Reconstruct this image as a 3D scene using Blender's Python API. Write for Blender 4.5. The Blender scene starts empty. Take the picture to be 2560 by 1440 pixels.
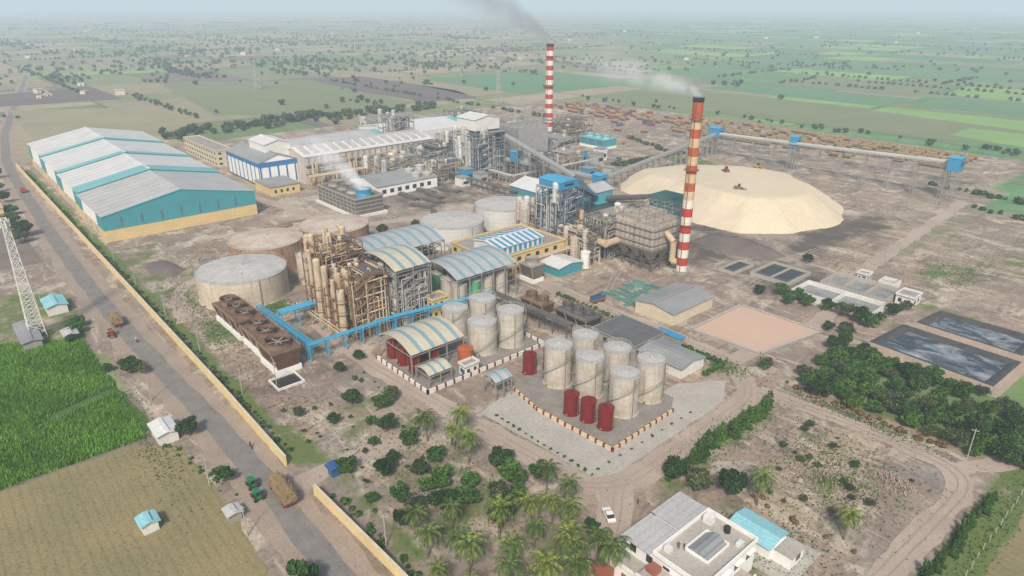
import bpy, math, random
import numpy as np
from mathutils import Vector, Matrix
from mathutils import noise as mn
from mathutils.geometry import tessellate_polygon
R=random.Random(7); RN=np.random.default_rng(5)
SC=bpy.context.scene; COL=SC.collection
rad=math.radians
# ------------------------------------------------------------------ materials
def N(nt,t,**k):
    n=nt.nodes.new(t)
    for a,v in k.items(): setattr(n,a,v)
    return n
def L(nt,a,b): nt.links.new(a,b)
def mixc(nt,fac,a,b,mode='MIX'):
    n=N(nt,'ShaderNodeMix',data_type='RGBA',blend_type=mode)
    for i,v in ((0,fac),(6,a),(7,b)):
        if isinstance(v,(int,float)): n.inputs[i].default_value=v
        elif isinstance(v,tuple): n.inputs[i].default_value=(*v[:3],1)
        else: L(nt,v,n.inputs[i])
    return n.outputs[2]
def ramp(nt,src,stops,interp='LINEAR'):
    n=N(nt,'ShaderNodeValToRGB'); cr=n.color_ramp; cr.interpolation=interp
    while len(cr.elements)>1: cr.elements.remove(cr.elements[-1])
    cr.elements[0].position=stops[0][0]; c=stops[0][1]
    cr.elements[0].color=(*c,1) if isinstance(c,tuple) else (c,c,c,1)
    for p,c in stops[1:]:
        e=cr.elements.new(p); e.color=(*c,1) if isinstance(c,tuple) else (c,c,c,1)
    L(nt,src,n.inputs[0]); return n.outputs[0]
def noise(nt,co,scale,det=4,rough=.6,stretch=None,dist=0):
    if stretch:
        mp=N(nt,'ShaderNodeMapping'); mp.inputs['Scale'].default_value=stretch; L(nt,co,mp.inputs[0]); co=mp.outputs[0]
    n=N(nt,'ShaderNodeTexNoise'); n.inputs['Scale'].default_value=scale; n.inputs['Detail'].default_value=det; n.inputs['Roughness'].default_value=rough; n.inputs['Distortion'].default_value=dist
    L(nt,co,n.inputs['Vector']); return n.outputs['Fac']
def math_(nt,op,a,b=None,clamp=False):
    n=N(nt,'ShaderNodeMath',operation=op); n.use_clamp=clamp
    for i,v in enumerate((a,b)):
        if v is None: continue
        if isinstance(v,(int,float)): n.inputs[i].default_value=v
        else: L(nt,v,n.inputs[i])
    return n.outputs[0]
def mat(name,c1,c2=None,sc=.25,rough=.8,metal=0.0,rust=0,rustc=(.19,.075,.03),lines=None,bump=0,grime=.25,soft=.14):
    m=bpy.data.materials.new(name); m.use_nodes=True; nt=m.node_tree; b=nt.nodes['Principled BSDF']
    co=N(nt,'ShaderNodeTexCoord').outputs['Object']
    if c2 is None: c2=tuple(x*.75 for x in c1)
    col=mixc(nt,ramp(nt,noise(nt,co,sc),[(.3,0.0),(.7,1.0)]),c1,c2)
    if grime: col=mixc(nt,1.0,col,ramp(nt,noise(nt,co,1.6,6,.7),[(.3,1-grime),(.62,1.0)]),'MULTIPLY')
    if lines:
        ax,per,dk=lines
        w=N(nt,'ShaderNodeTexWave',wave_type='BANDS',bands_direction=ax); w.inputs['Scale'].default_value=.314/per; w.inputs['Distortion'].default_value=0
        L(nt,co,w.inputs['Vector'])
        col=mixc(nt,1.0,col,ramp(nt,w.outputs['Fac'],[(0.0,1-dk),(.35,1.0)]),'MULTIPLY')
    if rust:
        r=ramp(nt,noise(nt,co,.9,6,.7,(1,1,.10)),[(.72-rust*.4,0.0),(.72-rust*.4+soft,1.0)])
        rc=mixc(nt,noise(nt,co,2.5,3),rustc,tuple(x*1.8+.02 for x in rustc))
        col=mixc(nt,r,col,rc)
    L(nt,col,b.inputs['Base Color']); b.inputs['Roughness'].default_value=rough; b.inputs['Metallic'].default_value=metal
    if bump:
        bp=N(nt,'ShaderNodeBump'); bp.inputs['Strength'].default_value=bump; bp.inputs['Distance'].default_value=.6
        L(nt,noise(nt,co,.8,6,.7),bp.inputs['Height']); L(nt,bp.outputs[0],b.inputs['Normal'])
    return m
def leafmat(name,dark,mid,light):
    m=bpy.data.materials.new(name); m.use_nodes=True; nt=m.node_tree; b=nt.nodes['Principled BSDF']
    g=N(nt,'ShaderNodeNewGeometry'); oi=N(nt,'ShaderNodeObjectInfo')
    c=ramp(nt,g.outputs['Random Per Island'],[(0,dark),(.5,mid),(1,light)])
    v=ramp(nt,oi.outputs['Random'],[(0,(.7,.75,.8)),(.5,(1,1,1)),(1,(1.4,1.2,.95))])
    c=mixc(nt,1.0,c,v,'MULTIPLY')
    big=noise(nt,g.outputs['Position'],.06,4); c=mixc(nt,1.0,c,ramp(nt,big,[(.35,.7),(.65,1.18)]),'MULTIPLY')
    L(nt,c,b.inputs['Base Color']); b.inputs['Roughness'].default_value=.8
    b.inputs['Specular IOR Level'].default_value=.2
    return m
M={}
def MK(k,*a,**kw): M[k]=mat(k,*a,**kw)
MK('roof_white',(.72,.72,.71),(.60,.61,.61),sc=.08,lines=('X',3.0,.06),rough=.5,rust=.16,rustc=(.36,.28,.2))
MK('roof_pale',(.54,.54,.53),(.44,.44,.44),sc=.08,lines=('X',1.6,.1),rough=.5,rust=.24,rustc=(.28,.2,.13))
MK('roof_grey',(.34,.35,.35),(.26,.27,.28),sc=.1,lines=('X',1.2,.14),rough=.55,rust=.3,rustc=(.22,.14,.09))
MK('roof_dark',(.15,.155,.16),(.11,.11,.11),lines=('X',1.2,.15))
MK('teal',(.055,.34,.40),(.06,.29,.35),sc=.1,lines=('Y',1.5,.1),rough=.5,rust=.08)
MK('teal_roof',(.16,.44,.46),(.2,.48,.50),sc=.1,rough=.5)
MK('yellow_wall',(.72,.56,.27),(.64,.48,.22),sc=.15,rust=.2,rustc=(.26,.18,.11))
MK('boundary_yellow',(.76,.61,.32),(.68,.53,.27),sc=.2,rust=.24,rustc=(.3,.24,.15))
MK('cream',(.68,.61,.46),(.58,.51,.38),rust=.18,rustc=(.3,.22,.14))
MK('white',(.76,.76,.73),(.66,.65,.62),rust=.18,rustc=(.35,.3,.24))
MK('white_clean',(.84,.84,.82),(.76,.76,.74),grime=.12)
MK('blue',(.03,.16,.42),(.04,.2,.45),rough=.5,rust=.1)
MK('blue_light',(.035,.25,.48),(.04,.29,.5),rough=.5,rust=.15)
MK('pipe_blue',(.05,.34,.58),(.08,.38,.6),rough=.45,rust=.18)
MK('turquoise',(.26,.57,.64),(.32,.62,.69),lines=('Y',.8,.12),rough=.5,rust=.12,rustc=(.3,.3,.28))
MK('steel_rust',(.19,.10,.052),(.27,.165,.10),sc=.6,rust=.3)
MK('steel_grey',(.24,.24,.24),(.32,.30,.28),sc=.5,rust=.28)
MK('steel_dark',(.08,.08,.085),(.14,.125,.115),sc=.4,rust=.28)
MK('steel_blue',(.07,.14,.22),(.16,.19,.23),sc=.4,rust=.25)
MK('vessel',(.58,.50,.37),(.44,.33,.22),sc=.5,rust=.42)
MK('vessel_grey',(.48,.48,.46),(.36,.35,.33),sc=.5,rust=.32)
MK('tank_silver',(.60,.58,.53),(.47,.43,.37),sc=.25,rust=.50,rustc=(.24,.13,.06),lines=('Z',1.9,.06),rough=.45,soft=.22)
MK('tank_roof',(.54,.54,.53),(.43,.42,.40),sc=.3,rust=.28,rough=.6)
MK('tank_cream',(.66,.60,.49),(.53,.46,.36),sc=.15,rust=.48,rustc=(.24,.12,.05),lines=('Z',2.0,.06),soft=.2)
MK('tank_rusty',(.46,.34,.23),(.30,.16,.09),sc=.2,rust=.66,rustc=(.20,.08,.035),lines=('Z',2.0,.1))
MK('tank_rusty_roof',(.58,.52,.46),(.43,.33,.25),sc=.12,rust=.46,rustc=(.3,.17,.10))
MK('tank_white',(.66,.66,.64),(.56,.56,.54),sc=.2,rust=.22,lines=('Z',2.0,.06))
MK('tank_red',(.22,.013,.013),(.15,.012,.012),sc=.5,rust=.12,rough=.45)
MK('tank_orange',(.48,.12,.03),(.4,.1,.03),sc=.5,rust=.25,rough=.5)
MK('green_tank',(.10,.42,.23),(.12,.38,.2),rough=.5)
MK('arch_grey',(.46,.48,.49),(.37,.39,.40),sc=.3,rough=.5,rust=.2,rustc=(.22,.17,.12),lines=('Y',.9,.12))
MK('arch_teal',(.22,.36,.41),(.2,.33,.38),sc=.3,rough=.5)
MK('arch_cream',(.58,.54,.42),(.5,.46,.35),sc=.3,rough=.55,rust=.22,rustc=(.26,.2,.13))
MK('concrete',(.38,.36,.33),(.26,.245,.22),sc=.3,rust=.25,rustc=(.14,.12,.1))
MK('concrete_dark',(.17,.155,.135),(.11,.1,.09),sc=.3,rust=.35,rustc=(.07,.06,.05))
MK('brown_slat',(.085,.042,.023),(.13,.07,.04),sc=.5,rust=.3,rustc=(.16,.07,.03),lines=('Z',.8,.5))
MK('brown_deck',(.12,.065,.042),(.2,.125,.085),sc=.5)
MK('black_slat',(.03,.03,.03),(.05,.045,.04),lines=('Z',.8,.4))
MK('ch_red',(.48,.035,.022),(.42,.04,.03),sc=.4,rust=.14)
MK('ch_white',(.78,.74,.69),(.66,.61,.55),sc=.4,rust=.15)
MK('ch_orange',(.50,.11,.035),(.34,.08,.035),sc=.4,rust=.32,rustc=(.19,.07,.03))
MK('ch_fade',(.68,.52,.36),(.55,.36,.21),sc=.4,rust=.32)
MK('soot',(.045,.043,.042),(.03,.03,.03),rough=.25)
MK('esp',(.58,.52,.45),(.44,.35,.28),sc=.25,rust=.42,rustc=(.22,.11,.055),lines=('Z',1.5,.15))
MK('esp_grey',(.42,.42,.42),(.32,.31,.31),sc=.25,rust=.28,lines=('Y',2.0,.25))
MK('duct',(.58,.46,.31),(.44,.33,.22),sc=.3,rust=.38)
MK('glass',(.02,.03,.035),(.03,.04,.05),rough=.2,grime=0)
MK('pane',(.10,.14,.17),(.14,.18,.2),rough=.25,grime=0)
MK('skylight',(.24,.25,.26),(.3,.31,.32),rough=.35,grime=.1,lines=('X',1.1,.3))
MK('asphalt',(.17,.162,.155),(.25,.23,.21),sc=.25,rough=.9)
MK('shoulder',(.38,.305,.245),(.29,.23,.185),sc=.12,rough=1,grime=.3)
MK('dirt_road',(.46,.38,.315),(.36,.29,.24),sc=.08,rough=1,grime=.25)
MK('tyre_track',(.31,.25,.205),(.38,.315,.26),sc=.1,rough=1,grime=.2)
MK('paving',(.47,.445,.40),(.38,.355,.32),sc=.12,rough=1,grime=.3)
MK('bund_floor',(.20,.185,.17),(.30,.275,.25),sc=.25,rough=1)
MK('sand',(.68,.59,.45),(.62,.53,.39),sc=.04,rough=1,grime=.16,bump=.8)
MK('ash',(.19,.155,.14),(.14,.12,.11),sc=.1,rough=1,bump=.9)
MK('mud_water',(.60,.42,.30),(.55,.38,.27),sc=.03,rough=.05,grime=0)
MK('grey_water',(.16,.165,.16),(.36,.355,.34),sc=.2,rough=.12,grime=.1)
MK('liner',(.045,.045,.047),(.09,.085,.08),sc=.3,rough=.5)
MK('trunk',(.15,.11,.08),(.22,.18,.13),sc=1.0)
MK('cane',(.38,.28,.15),(.25,.18,.09),sc=1.5,rough=1,bump=1)
MK('rubber',(.02,.02,.02),(.03,.03,.03))
MK('red',(.34,.035,.03),rough=.5); MK('blue_paint',(.04,.12,.3),rough=.5); MK('orange_paint',(.42,.16,.05),rough=.5)
MK('green_paint',(.03,.2,.09),rough=.5); MK('yellow_paint',(.55,.38,.06),rough=.5)
MK('terracotta',(.36,.11,.07),(.28,.1,.07)); MK('green_pipe',(.07,.28,.24),(.12,.33,.29),rust=.22)
MK('skin',(.2,.11,.07),grime=0); MK('cloth',(.06,.07,.12)); MK('cloth_red',(.3,.05,.05))
MK('stubble',(.31,.25,.125),(.22,.20,.095),sc=.05,rough=1,lines=('Y',1.9,.12),grime=.3)
MK('crop_soil',(.05,.12,.02),(.08,.15,.03),sc=.1,rough=1)
MK('ploughed',(.17,.13,.12),(.135,.105,.10),sc=.02,rough=1,lines=('X',9,.08))
MK('field_green',(.10,.24,.11),(.13,.25,.12),sc=.02,rough=1,lines=('X',11,.08)); MK('field_bright',(.24,.40,.12),(.19,.34,.10),sc=.02,rough=1)
MK('field_olive',(.21,.24,.12),(.18,.21,.105),sc=.02,rough=1,lines=('Y',8,.06)); MK('field_tan',(.33,.29,.18),(.26,.25,.145),sc=.02,rough=1)
MK('rubble',(.42,.33,.29),(.32,.24,.2),sc=1)
MK('dark_teal',(.02,.14,.13),(.03,.11,.10),rust=.2)
MK('mill_wall',(.60,.55,.51),(.50,.43,.38),sc=.12,rust=.40,rustc=(.28,.15,.09))
M['leaf_dark']=leafmat('leaf_dark',(.010,.026,.009),(.028,.066,.019),(.065,.12,.036))
M['leaf_mid']=leafmat('leaf_mid',(.017,.046,.010),(.045,.115,.021),(.10,.20,.045))
M['leaf_grey']=leafmat('leaf_grey',(.032,.050,.024),(.07,.098,.045),(.125,.15,.08))
M['leaf_palm']=leafmat('leaf_palm',(.028,.055,.012),(.08,.13,.03),(.20,.24,.07))
M['leaf_crop']=leafmat('leaf_crop',(.045,.14,.008),(.09,.24,.02),(.17,.36,.05))
M['leaf_rust']=leafmat('leaf_rust',(.12,.075,.03),(.20,.13,.05),(.27,.2,.09))
M['leaf_straw']=leafmat('leaf_straw',(.2,.155,.075),(.28,.22,.11),(.35,.29,.16))
M['leaf_far']=leafmat('leaf_far',(.035,.062,.034),(.06,.095,.048),(.09,.13,.065))
def foam_reflection_water():
    m=bpy.data.materials.new('black_water'); m.use_nodes=True; nt=m.node_tree; b=nt.nodes['Principled BSDF']; co=N(nt,'ShaderNodeTexCoord').outputs['Object']
    f=ramp(nt,noise(nt,co,.1,7,.7,(1,1.6,1),.8),[(.44,0.0),(.66,1.0)]); L(nt,mixc(nt,math_(nt,'MULTIPLY',f,.7),(.03,.036,.045),(.50,.53,.55)),b.inputs['Base Color'])  # pale bluish patches: foam, with sky reflection painted into the colour
    b.inputs['Roughness'].default_value=.05; b.inputs['Specular IOR Level'].default_value=.9; M['black_water']=m
foam_reflection_water()
# ------------------------------------------------------------------ mesh builder
class MB:
    def __init__(s): s.v=[];s.f=[];s.mi=[];s.sm=[];s.m=0
    def add(s,vs,fs,sm=False):
        o=len(s.v); s.v+=[tuple(p) for p in vs]
        for f in fs: s.f.append([i+o for i in f]); s.mi.append(s.m); s.sm.append(sm)
    def box(s,x0,x1,y0,y1,z0,z1): return s.frus(x0,x1,y0,y1,z0,x0,x1,y0,y1,z1)
    def frus(s,x0,x1,y0,y1,z0,X0,X1,Y0,Y1,z1):
        v=[(x0,y0,z0),(x1,y0,z0),(x1,y1,z0),(x0,y1,z0),(X0,Y0,z1),(X1,Y0,z1),(X1,Y1,z1),(X0,Y1,z1)]
        s.add(v,[(3,2,1,0),(4,5,6,7),(0,1,5,4),(1,2,6,5),(2,3,7,6),(3,0,4,7)]); return s
    def beam(s,p,q,w,h=None):
        h=h or w; p=Vector(p);q=Vector(q); d=(q-p)
        if d.length<1e-6: return s
        d.normalize(); up=Vector((0,0,1)) if abs(d.z)<.9 else Vector((1,0,0))
        a=d.cross(up).normalized()*w/2; b=a.cross(d).normalized()*h/2
        v=[p-a-b,p+a-b,p+a+b,p-a+b,q-a-b,q+a-b,q+a+b,q-a+b]
        s.add(v,[(3,2,1,0),(4,5,6,7),(0,1,5,4),(1,2,6,5),(2,3,7,6),(3,0,4,7)]); return s
    def tube(s,p,q,r,n=8,r2=None,cap=True):
        r2=r if r2 is None else r2
        p=Vector(p);q=Vector(q);d=(q-p).normalized(); up=Vector((0,0,1)) if abs(d.z)<.9 else Vector((1,0,0))
        a=d.cross(up).normalized(); b=a.cross(d).normalized()
        c=[a*math.cos(2*math.pi*i/n)+b*math.sin(2*math.pi*i/n) for i in range(n)]
        v=[p+x*r for x in c]+[q+x*r2 for x in c]
        s.add(v,[(i,(i+1)%n,n+(i+1)%n,n+i) for i in range(n)],True)
        if cap: s.add([p+x*r for x in c],[tuple(range(n))]); s.add([q+x*r2 for x in c],[tuple(range(n))[::-1]])
        return s
    def cyl(s,cx,cy,z0,z1,r,r2=None,n=32,cap=True): return s.tube((cx,cy,z0),(cx,cy,z1),r,n,r2,cap)
    def path(s,pts,r,n=8):
        for a,b in zip(pts,pts[1:]):
            if (Vector(b)-Vector(a)).length>.05: s.tube(a,b,r,n)
        return s
    def dome(s,cx,cy,z,r,h,n=24,k=4):
        v=[];f=[]
        for j in range(k):
            t=j/k*math.pi/2
            for i in range(n):
                a=2*math.pi*i/n; v.append((cx+r*math.cos(t)*math.cos(a),cy+r*math.cos(t)*math.sin(a),z+h*math.sin(t)))
        v.append((cx,cy,z+h))
        for j in range(k-1):
            for i in range(n): f.append((j*n+i,j*n+(i+1)%n,(j+1)*n+(i+1)%n,(j+1)*n+i))
        for i in range(n): f.append(((k-1)*n+i,(k-1)*n+(i+1)%n,k*n))
        s.add(v,f,True); return s
    def ring(s,cx,cy,z,r,n=28,w=.08):
        for i in range(n):
            a=2*math.pi*i/n;b=2*math.pi*(i+1)/n
            s.beam((cx+r*math.cos(a),cy+r*math.sin(a),z),(cx+r*math.cos(b),cy+r*math.sin(b),z),w)
        return s
    def prism(s,prof,y0,y1):
        n=len(prof); v=[(x,y0,z) for x,z in prof]+[(x,y1,z) for x,z in prof]
        s.add(v,[tuple(range(n)),tuple(range(n,2*n))[::-1]]+[(i+n,(i+1)%n+n,(i+1)%n,i) for i in range(n)]); return s
    def prismx(s,prof,x0,x1):
        n=len(prof); v=[(x0,y,z) for y,z in prof]+[(x1,y,z) for y,z in prof]
        s.add(v,[tuple(range(n))[::-1],tuple(range(n,2*n))]+[(i,(i+1)%n,(i+1)%n+n,i+n) for i in range(n)]); return s
    def frame(s,x0,x1,y0,y1,z0,z1,nx,ny,nz,w=.3,brace=.3,rail=True,seed=1):
        r=random.Random(seed); xs=[x0+(x1-x0)*i/nx for i in range(nx+1)]; ys=[y0+(y1-y0)*i/ny for i in range(ny+1)]; zs=[z0+(z1-z0)*i/nz for i in range(nz+1)]
        for x in xs:
            for y in ys: s.beam((x,y,z0),(x,y,z1),w)
        for z in zs[1:]:
            for x in xs: s.beam((x,y0,z),(x,y1,z),w*.8)
            for y in ys: s.beam((x0,y,z),(x1,y,z),w*.8)
            if rail:
                for zz in (.55,1.1):
                    s.beam((x0,y0-.05,z+zz),(x1,y0-.05,z+zz),.09); s.beam((x1+.05,y0,z+zz),(x1+.05,y1,z+zz),.09)
                    s.beam((x0,y1,z+zz),(x1,y1,z+zz),.09)
        for k in range(nz):
            for i in range(nx):
                for y in (y0,y1):
                    if r.random()<brace:
                        a,b=(xs[i],xs[i+1]) if r.random()<.5 else (xs[i+1],xs[i]); s.beam((a,y,zs[k]),(b,y,zs[k+1]),w*.6)
            for i in range(ny):
                for x in (x0,x1):
                    if r.random()<brace:
                        a,b=(ys[i],ys[i+1]) if r.random()<.5 else (ys[i+1],ys[i]); s.beam((x,a,zs[k]),(x,b,zs[k+1]),w*.6)
        return s
    def mesh(s,name,mats):
        me=bpy.data.meshes.new(name); me.from_pydata(s.v,[],s.f); me.polygons.foreach_set('material_index',s.mi); me.polygons.foreach_set('use_smooth',s.sm)
        for m in (mats if isinstance(mats,(list,tuple)) else [mats]): me.materials.append(M[m])
        me.update(); return me
def obj(name,data,parent=None,loc=(0,0,0),rot=0,sc=1):
    o=bpy.data.objects.new(name,data); COL.objects.link(o); o.location=loc; o.rotation_euler=(0,0,rot); o.scale=(sc,)*3
    if parent: o.parent=parent
    return o
def thing(name,label,cat,loc=(0,0,0),rot=0,group=None,sc=1):
    o=obj(name,None,None,loc,rot,sc); o.empty_display_size=.5; o['label']=label; o['category']=cat
    if group: o['group']=group
    return o
def part(t,name,mb,mats,label=None,parent=None):
    o=obj(name,mb.mesh(name,mats),parent or t)
    if label: o['label']=label
    return o
def boxes(t,name,lst,mats):
    for b in lst: part(t,name,MB().box(*b),mats)
def single(name,label,cat,mb,mats,loc=(0,0,0),rot=0,group=None,kind=None,sc=1):
    o=obj(name,mb.mesh(name,mats),None,loc,rot,sc)
    if kind: o['kind']=kind
    if cat: o['category']=cat
    if label: o['label']=label
    if group: o['group']=group
    return o
def dup(root,loc,rot=0,sc=1,label=None):
    def cp(o,par):
        c=o.copy(); COL.objects.link(c)
        if par: c.parent=par
        for ch in list(o.children): cp(ch,c)
        return c
    c=cp(root,None); c.location=loc; c.rotation_euler=(0,0,rot); c.scale=(sc,)*3 if not isinstance(sc,tuple) else sc
    if label: c['label']=label
    return c
def sheet(name,pts,z,m,jit=0,step=4):
    P=[]
    for i,a in enumerate(pts):
        b=pts[(i+1)%len(pts)]; d=math.hypot(b[0]-a[0],b[1]-a[1]); k=max(1,int(d/step)) if jit else 1
        for j in range(k):
            t=j/k; P.append((a[0]+(b[0]-a[0])*t+R.uniform(-jit,jit),a[1]+(b[1]-a[1])*t+R.uniform(-jit,jit),z))
    tri=tessellate_polygon([[Vector(p) for p in P]])
    me=bpy.data.meshes.new(name); me.from_pydata(P,[],[tuple(t) for t in tri]); me.materials.append(M[m]); me.update()
    for p in me.polygons:
        if p.normal.z<0: p.flip()
    o=obj(name,me); o['kind']='structure'; return o
def ribbon(pts,w,z,jit,step=5):
    P=[]
    for a,b in zip(pts,pts[1:]):
        d=math.hypot(b[0]-a[0],b[1]-a[1]); k=max(1,int(d/step))
        for j in range(k): P.append((a[0]+(b[0]-a[0])*j/k,a[1]+(b[1]-a[1])*j/k))
    P.append(pts[-1])
    for _ in range(4): P=[P[0]]+[((P[i-1][0]+P[i][0]*2+P[i+1][0])/4,(P[i-1][1]+P[i][1]*2+P[i+1][1])/4) for i in range(1,len(P)-1)]+[P[-1]]
    v=[]
    for i,p in enumerate(P):
        a=P[max(0,i-1)];b=P[min(len(P)-1,i+1)];dx,dy=b[0]-a[0],b[1]-a[1];l=math.hypot(dx,dy) or 1;nx,ny=-dy/l,dx/l
        w1=w/2+R.uniform(-jit,jit);w2=w/2+R.uniform(-jit,jit)
        v+=[(p[0]+nx*w1,p[1]+ny*w1,z),(p[0]-nx*w2,p[1]-ny*w2,z)]
    return v,[(2*i,2*i+1,2*i+3,2*i+2) for i in range(len(P)-1)]
def strip(name,pts,w,z,m,jit=.4,step=5):
    v,f=ribbon(pts,w,z,jit,step); me=bpy.data.meshes.new(name); me.from_pydata(v,[],f); me.materials.append(M[m]); me.update()
    o=obj(name,me); o['kind']='structure'; return o
# ------------------------------------------------------------------ world, camera, light
YAW=rad(48.9)
cam=bpy.data.cameras.new('camera'); co=obj('camera',cam); co.location=(0,0,100); co.rotation_euler=(rad(90-22.7),0,YAW)
cam.lens=24; cam.sensor_width=36; cam.clip_start=1; cam.clip_end=60000; SC.camera=co
sd=Vector((.55,-.62,.80)).normalized(); el=math.asin(sd.z)
w=bpy.data.worlds.new('World'); SC.world=w; w.use_nodes=True; nt=w.node_tree
sky=N(nt,'ShaderNodeTexSky',sky_type='NISHITA'); sky.sun_disc=False; sky.sun_elevation=el; sky.sun_rotation=math.atan2(sd.x,sd.y); sky.dust_density=4; sky.air_density=1.2
L(nt,sky.outputs[0],nt.nodes['Background'].inputs[0]); nt.nodes['Background'].inputs[1].default_value=.12
sl=bpy.data.lights.new('sun','SUN'); sl.energy=3.6; sl.angle=rad(7); sl.color=(1,.91,.78); so=obj('sun',sl); so.rotation_euler=sd.to_track_quat('Z','Y').to_euler()
SC.view_settings.view_transform='Standard'; SC.view_settings.look='None'; SC.view_settings.exposure=0
m=bpy.data.materials.new('haze'); m.use_nodes=True; nt=m.node_tree; nt.nodes.clear()
o_=N(nt,'ShaderNodeOutputMaterial'); ab=N(nt,'ShaderNodeVolumeAbsorption'); em=N(nt,'ShaderNodeEmission'); ad=N(nt,'ShaderNodeAddShader')
HD=.00031
ab.inputs[0].default_value=(0,0,0,1); ab.inputs[1].default_value=HD; em.inputs[0].default_value=(.58,.69,.755,1); em.inputs[1].default_value=HD
L(nt,ab.outputs[0],ad.inputs[0]); L(nt,em.outputs[0],ad.inputs[1]); L(nt,ad.outputs[0],o_.inputs['Volume'])
M['haze']=m; single('sky_haze',None,None,MB().box(-15000,9000,-9000,15000,-8,160),'haze',kind='structure')
# ------------------------------------------------------------------ ground
def axis(lo,hi,a,b,step):
    xs=list(np.arange(a,b+.1,step)); d=step; x=b
    while x<hi: d*=1.25; x+=d; xs.append(x)
    d=step; x=a
    while x>lo: d*=1.25; x-=d; xs.insert(0,x)
    return np.array(xs)
gx=axis(-14500,8000,-640,20,3.0); gy=axis(-8000,14500,-60,640,3.0)
X,Y=np.meshgrid(gx,gy,indexing='ij'); nx,ny=len(gx),len(gy)
def rectm(x0,x1,y0,y1,f=8):
    return np.clip((X-x0)/f+.5,0,1)*np.clip((x1-X)/f+.5,0,1)*np.clip((Y-y0)/f+.5,0,1)*np.clip((y1-Y)/f+.5,0,1)
def blob(cx,cy,rx,ry): return np.exp(-(((X-cx)/rx)**2+((Y-cy)/ry)**2))
def mx(*a):
    r=a[0]
    for b in a[1:]: r=np.maximum(r,b)
    return r
dirt=mx(rectm(-560,-60,48,300),rectm(-560,-100,290,470,25),rectm(-560,-110,460,570,30),rectm(-60,-15,60,175),rectm(-700,-30,28,50,6),rectm(-330,-225,2,32,8),rectm(-60,-18,240,300,20),rectm(-100,-40,200,420,40))
grass=mx(.9*blob(-215,60,14,7),.8*rectm(-540,-130,48,53,4),.8*blob(-222,82,9,7),.45*rectm(-150,-70,54,86,14),.6*blob(-92,165,7,6),.6*blob(-75,300,14,26),.5*blob(-100,350,30,30),.5*rectm(-330,-255,48,75,14),.55*blob(-250,60,20,8),.55*rectm(-60,-34,58,118,16),.75*rectm(-24,-14,100,250,4),.8*rectm(-76,-25,172,208,8),.5*rectm(-78,-66,104,155,6),.5*blob(-45,135,14,14),.4*blob(-60,150,10,8),.6*rectm(-64,-34,156,160,3),.75*rectm(-530,-400,30,33,4),.6*rectm(-300,-240,-2,30,8),.7*blob(-270,395,60,16),.6*blob(-110,450,50,12),.5*blob(-175,22,30,8),.7*rectm(-150,-70,51,56,5),.45*blob(-100,152,10,6),.55*blob(-60,340,20,40),.5*blob(-90,255,10,8),.7*rectm(-80,-30,229,236,6),.6*rectm(-80,-30,252,262,8))
soot=mx(.8*blob(-160,245,22,22),.8*blob(-205,255,28,18),.75*blob(-330,280,45,35),.7*blob(-345,230,40,30),.8*blob(-200,97,26,12),.75*blob(-188,76,24,7),1.0*blob(-131,305,10,42),.9*blob(-128,335,12,34),1.0*blob(-165,274,34,7),.9*blob(-210,280,26,8),.55*rectm(-350,-280,185,240,15),.6*blob(-420,330,60,50),.5*blob(-120,265,16,20),.75*blob(-160,150,14,9),.5*rectm(-150,-110,145,170,8),.7*blob(-170,60,7,7),.6*blob(-390,300,60,30),.55*blob(-300,330,40,50),.7*blob(-375,245,20,60),.5*rectm(-345,-120,455,480,12),.6*rectm(-140,-105,225,265,8),.5*blob(-55,140,9,6))
lush=np.clip((.55*(Y-300)/500+.55*(X+500)/500),0,1)
ver=np.stack([X,Y,np.zeros_like(X)],-1).reshape(-1,3)
ii=np.arange(nx*ny).reshape(nx,ny); fc=np.stack([ii[:-1,:-1],ii[1:,:-1],ii[1:,1:],ii[:-1,1:]],-1).reshape(-1,4)
me=bpy.data.meshes.new('ground'); me.from_pydata(ver.tolist(),[],fc.tolist())
ca=me.color_attributes.new('mask','FLOAT_COLOR','POINT'); ca.data.foreach_set('color',np.stack([dirt,grass,soot,lush],-1).reshape(-1).astype(np.float32))
m=bpy.data.materials.new('ground'); m.use_nodes=True; nt=m.node_tree; b=nt.nodes['Principled BSDF']; b.inputs['Roughness'].default_value=1; b.inputs['Specular IOR Level'].default_value=.1
at=N(nt,'ShaderNodeAttribute',attribute_name='mask'); sp=N(nt,'ShaderNodeSeparateColor'); L(nt,at.outputs['Color'],sp.inputs[0])
pos=N(nt,'ShaderNodeNewGeometry').outputs['Position']
def brick(w_,h_,off,mort):
    n=N(nt,'ShaderNodeTexBrick'); n.offset=.37; n.offset_frequency=2; n.squash=1.6; n.squash_frequency=3
    mp=N(nt,'ShaderNodeMapping'); mp.inputs['Location'].default_value=off; L(nt,pos,mp.inputs[0]); L(nt,mp.outputs[0],n.inputs['Vector'])
    n.inputs['Color1'].default_value=(0,0,0,1); n.inputs['Color2'].default_value=(1,1,1,1); n.inputs['Mortar'].default_value=(0,0,0,1)
    n.inputs['Scale'].default_value=1; n.inputs['Mortar Size'].default_value=mort; n.inputs['Mortar Smooth'].default_value=.3; n.inputs['Bias'].default_value=0
    n.inputs['Brick Width'].default_value=w_; n.inputs['Row Height'].default_value=h_; return n
b1=brick(260,110,(37,61,0),2.0); b2=brick(120,300,(11,17,0),1.0)
v=math_(nt,'FRACT',math_(nt,'ADD',math_(nt,'MULTIPLY',b1.outputs['Color'],1.0),math_(nt,'MULTIPLY',b2.outputs['Color'],.61)))
tan=ramp(nt,v,[(0,(.30,.27,.175)),(.2,(.22,.245,.14)),(.38,(.34,.29,.20)),(.5,(.20,.165,.145)),(.58,(.23,.255,.14)),(.8,(.16,.23,.10)),(.92,(.36,.31,.22))],'CONSTANT')
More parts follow.
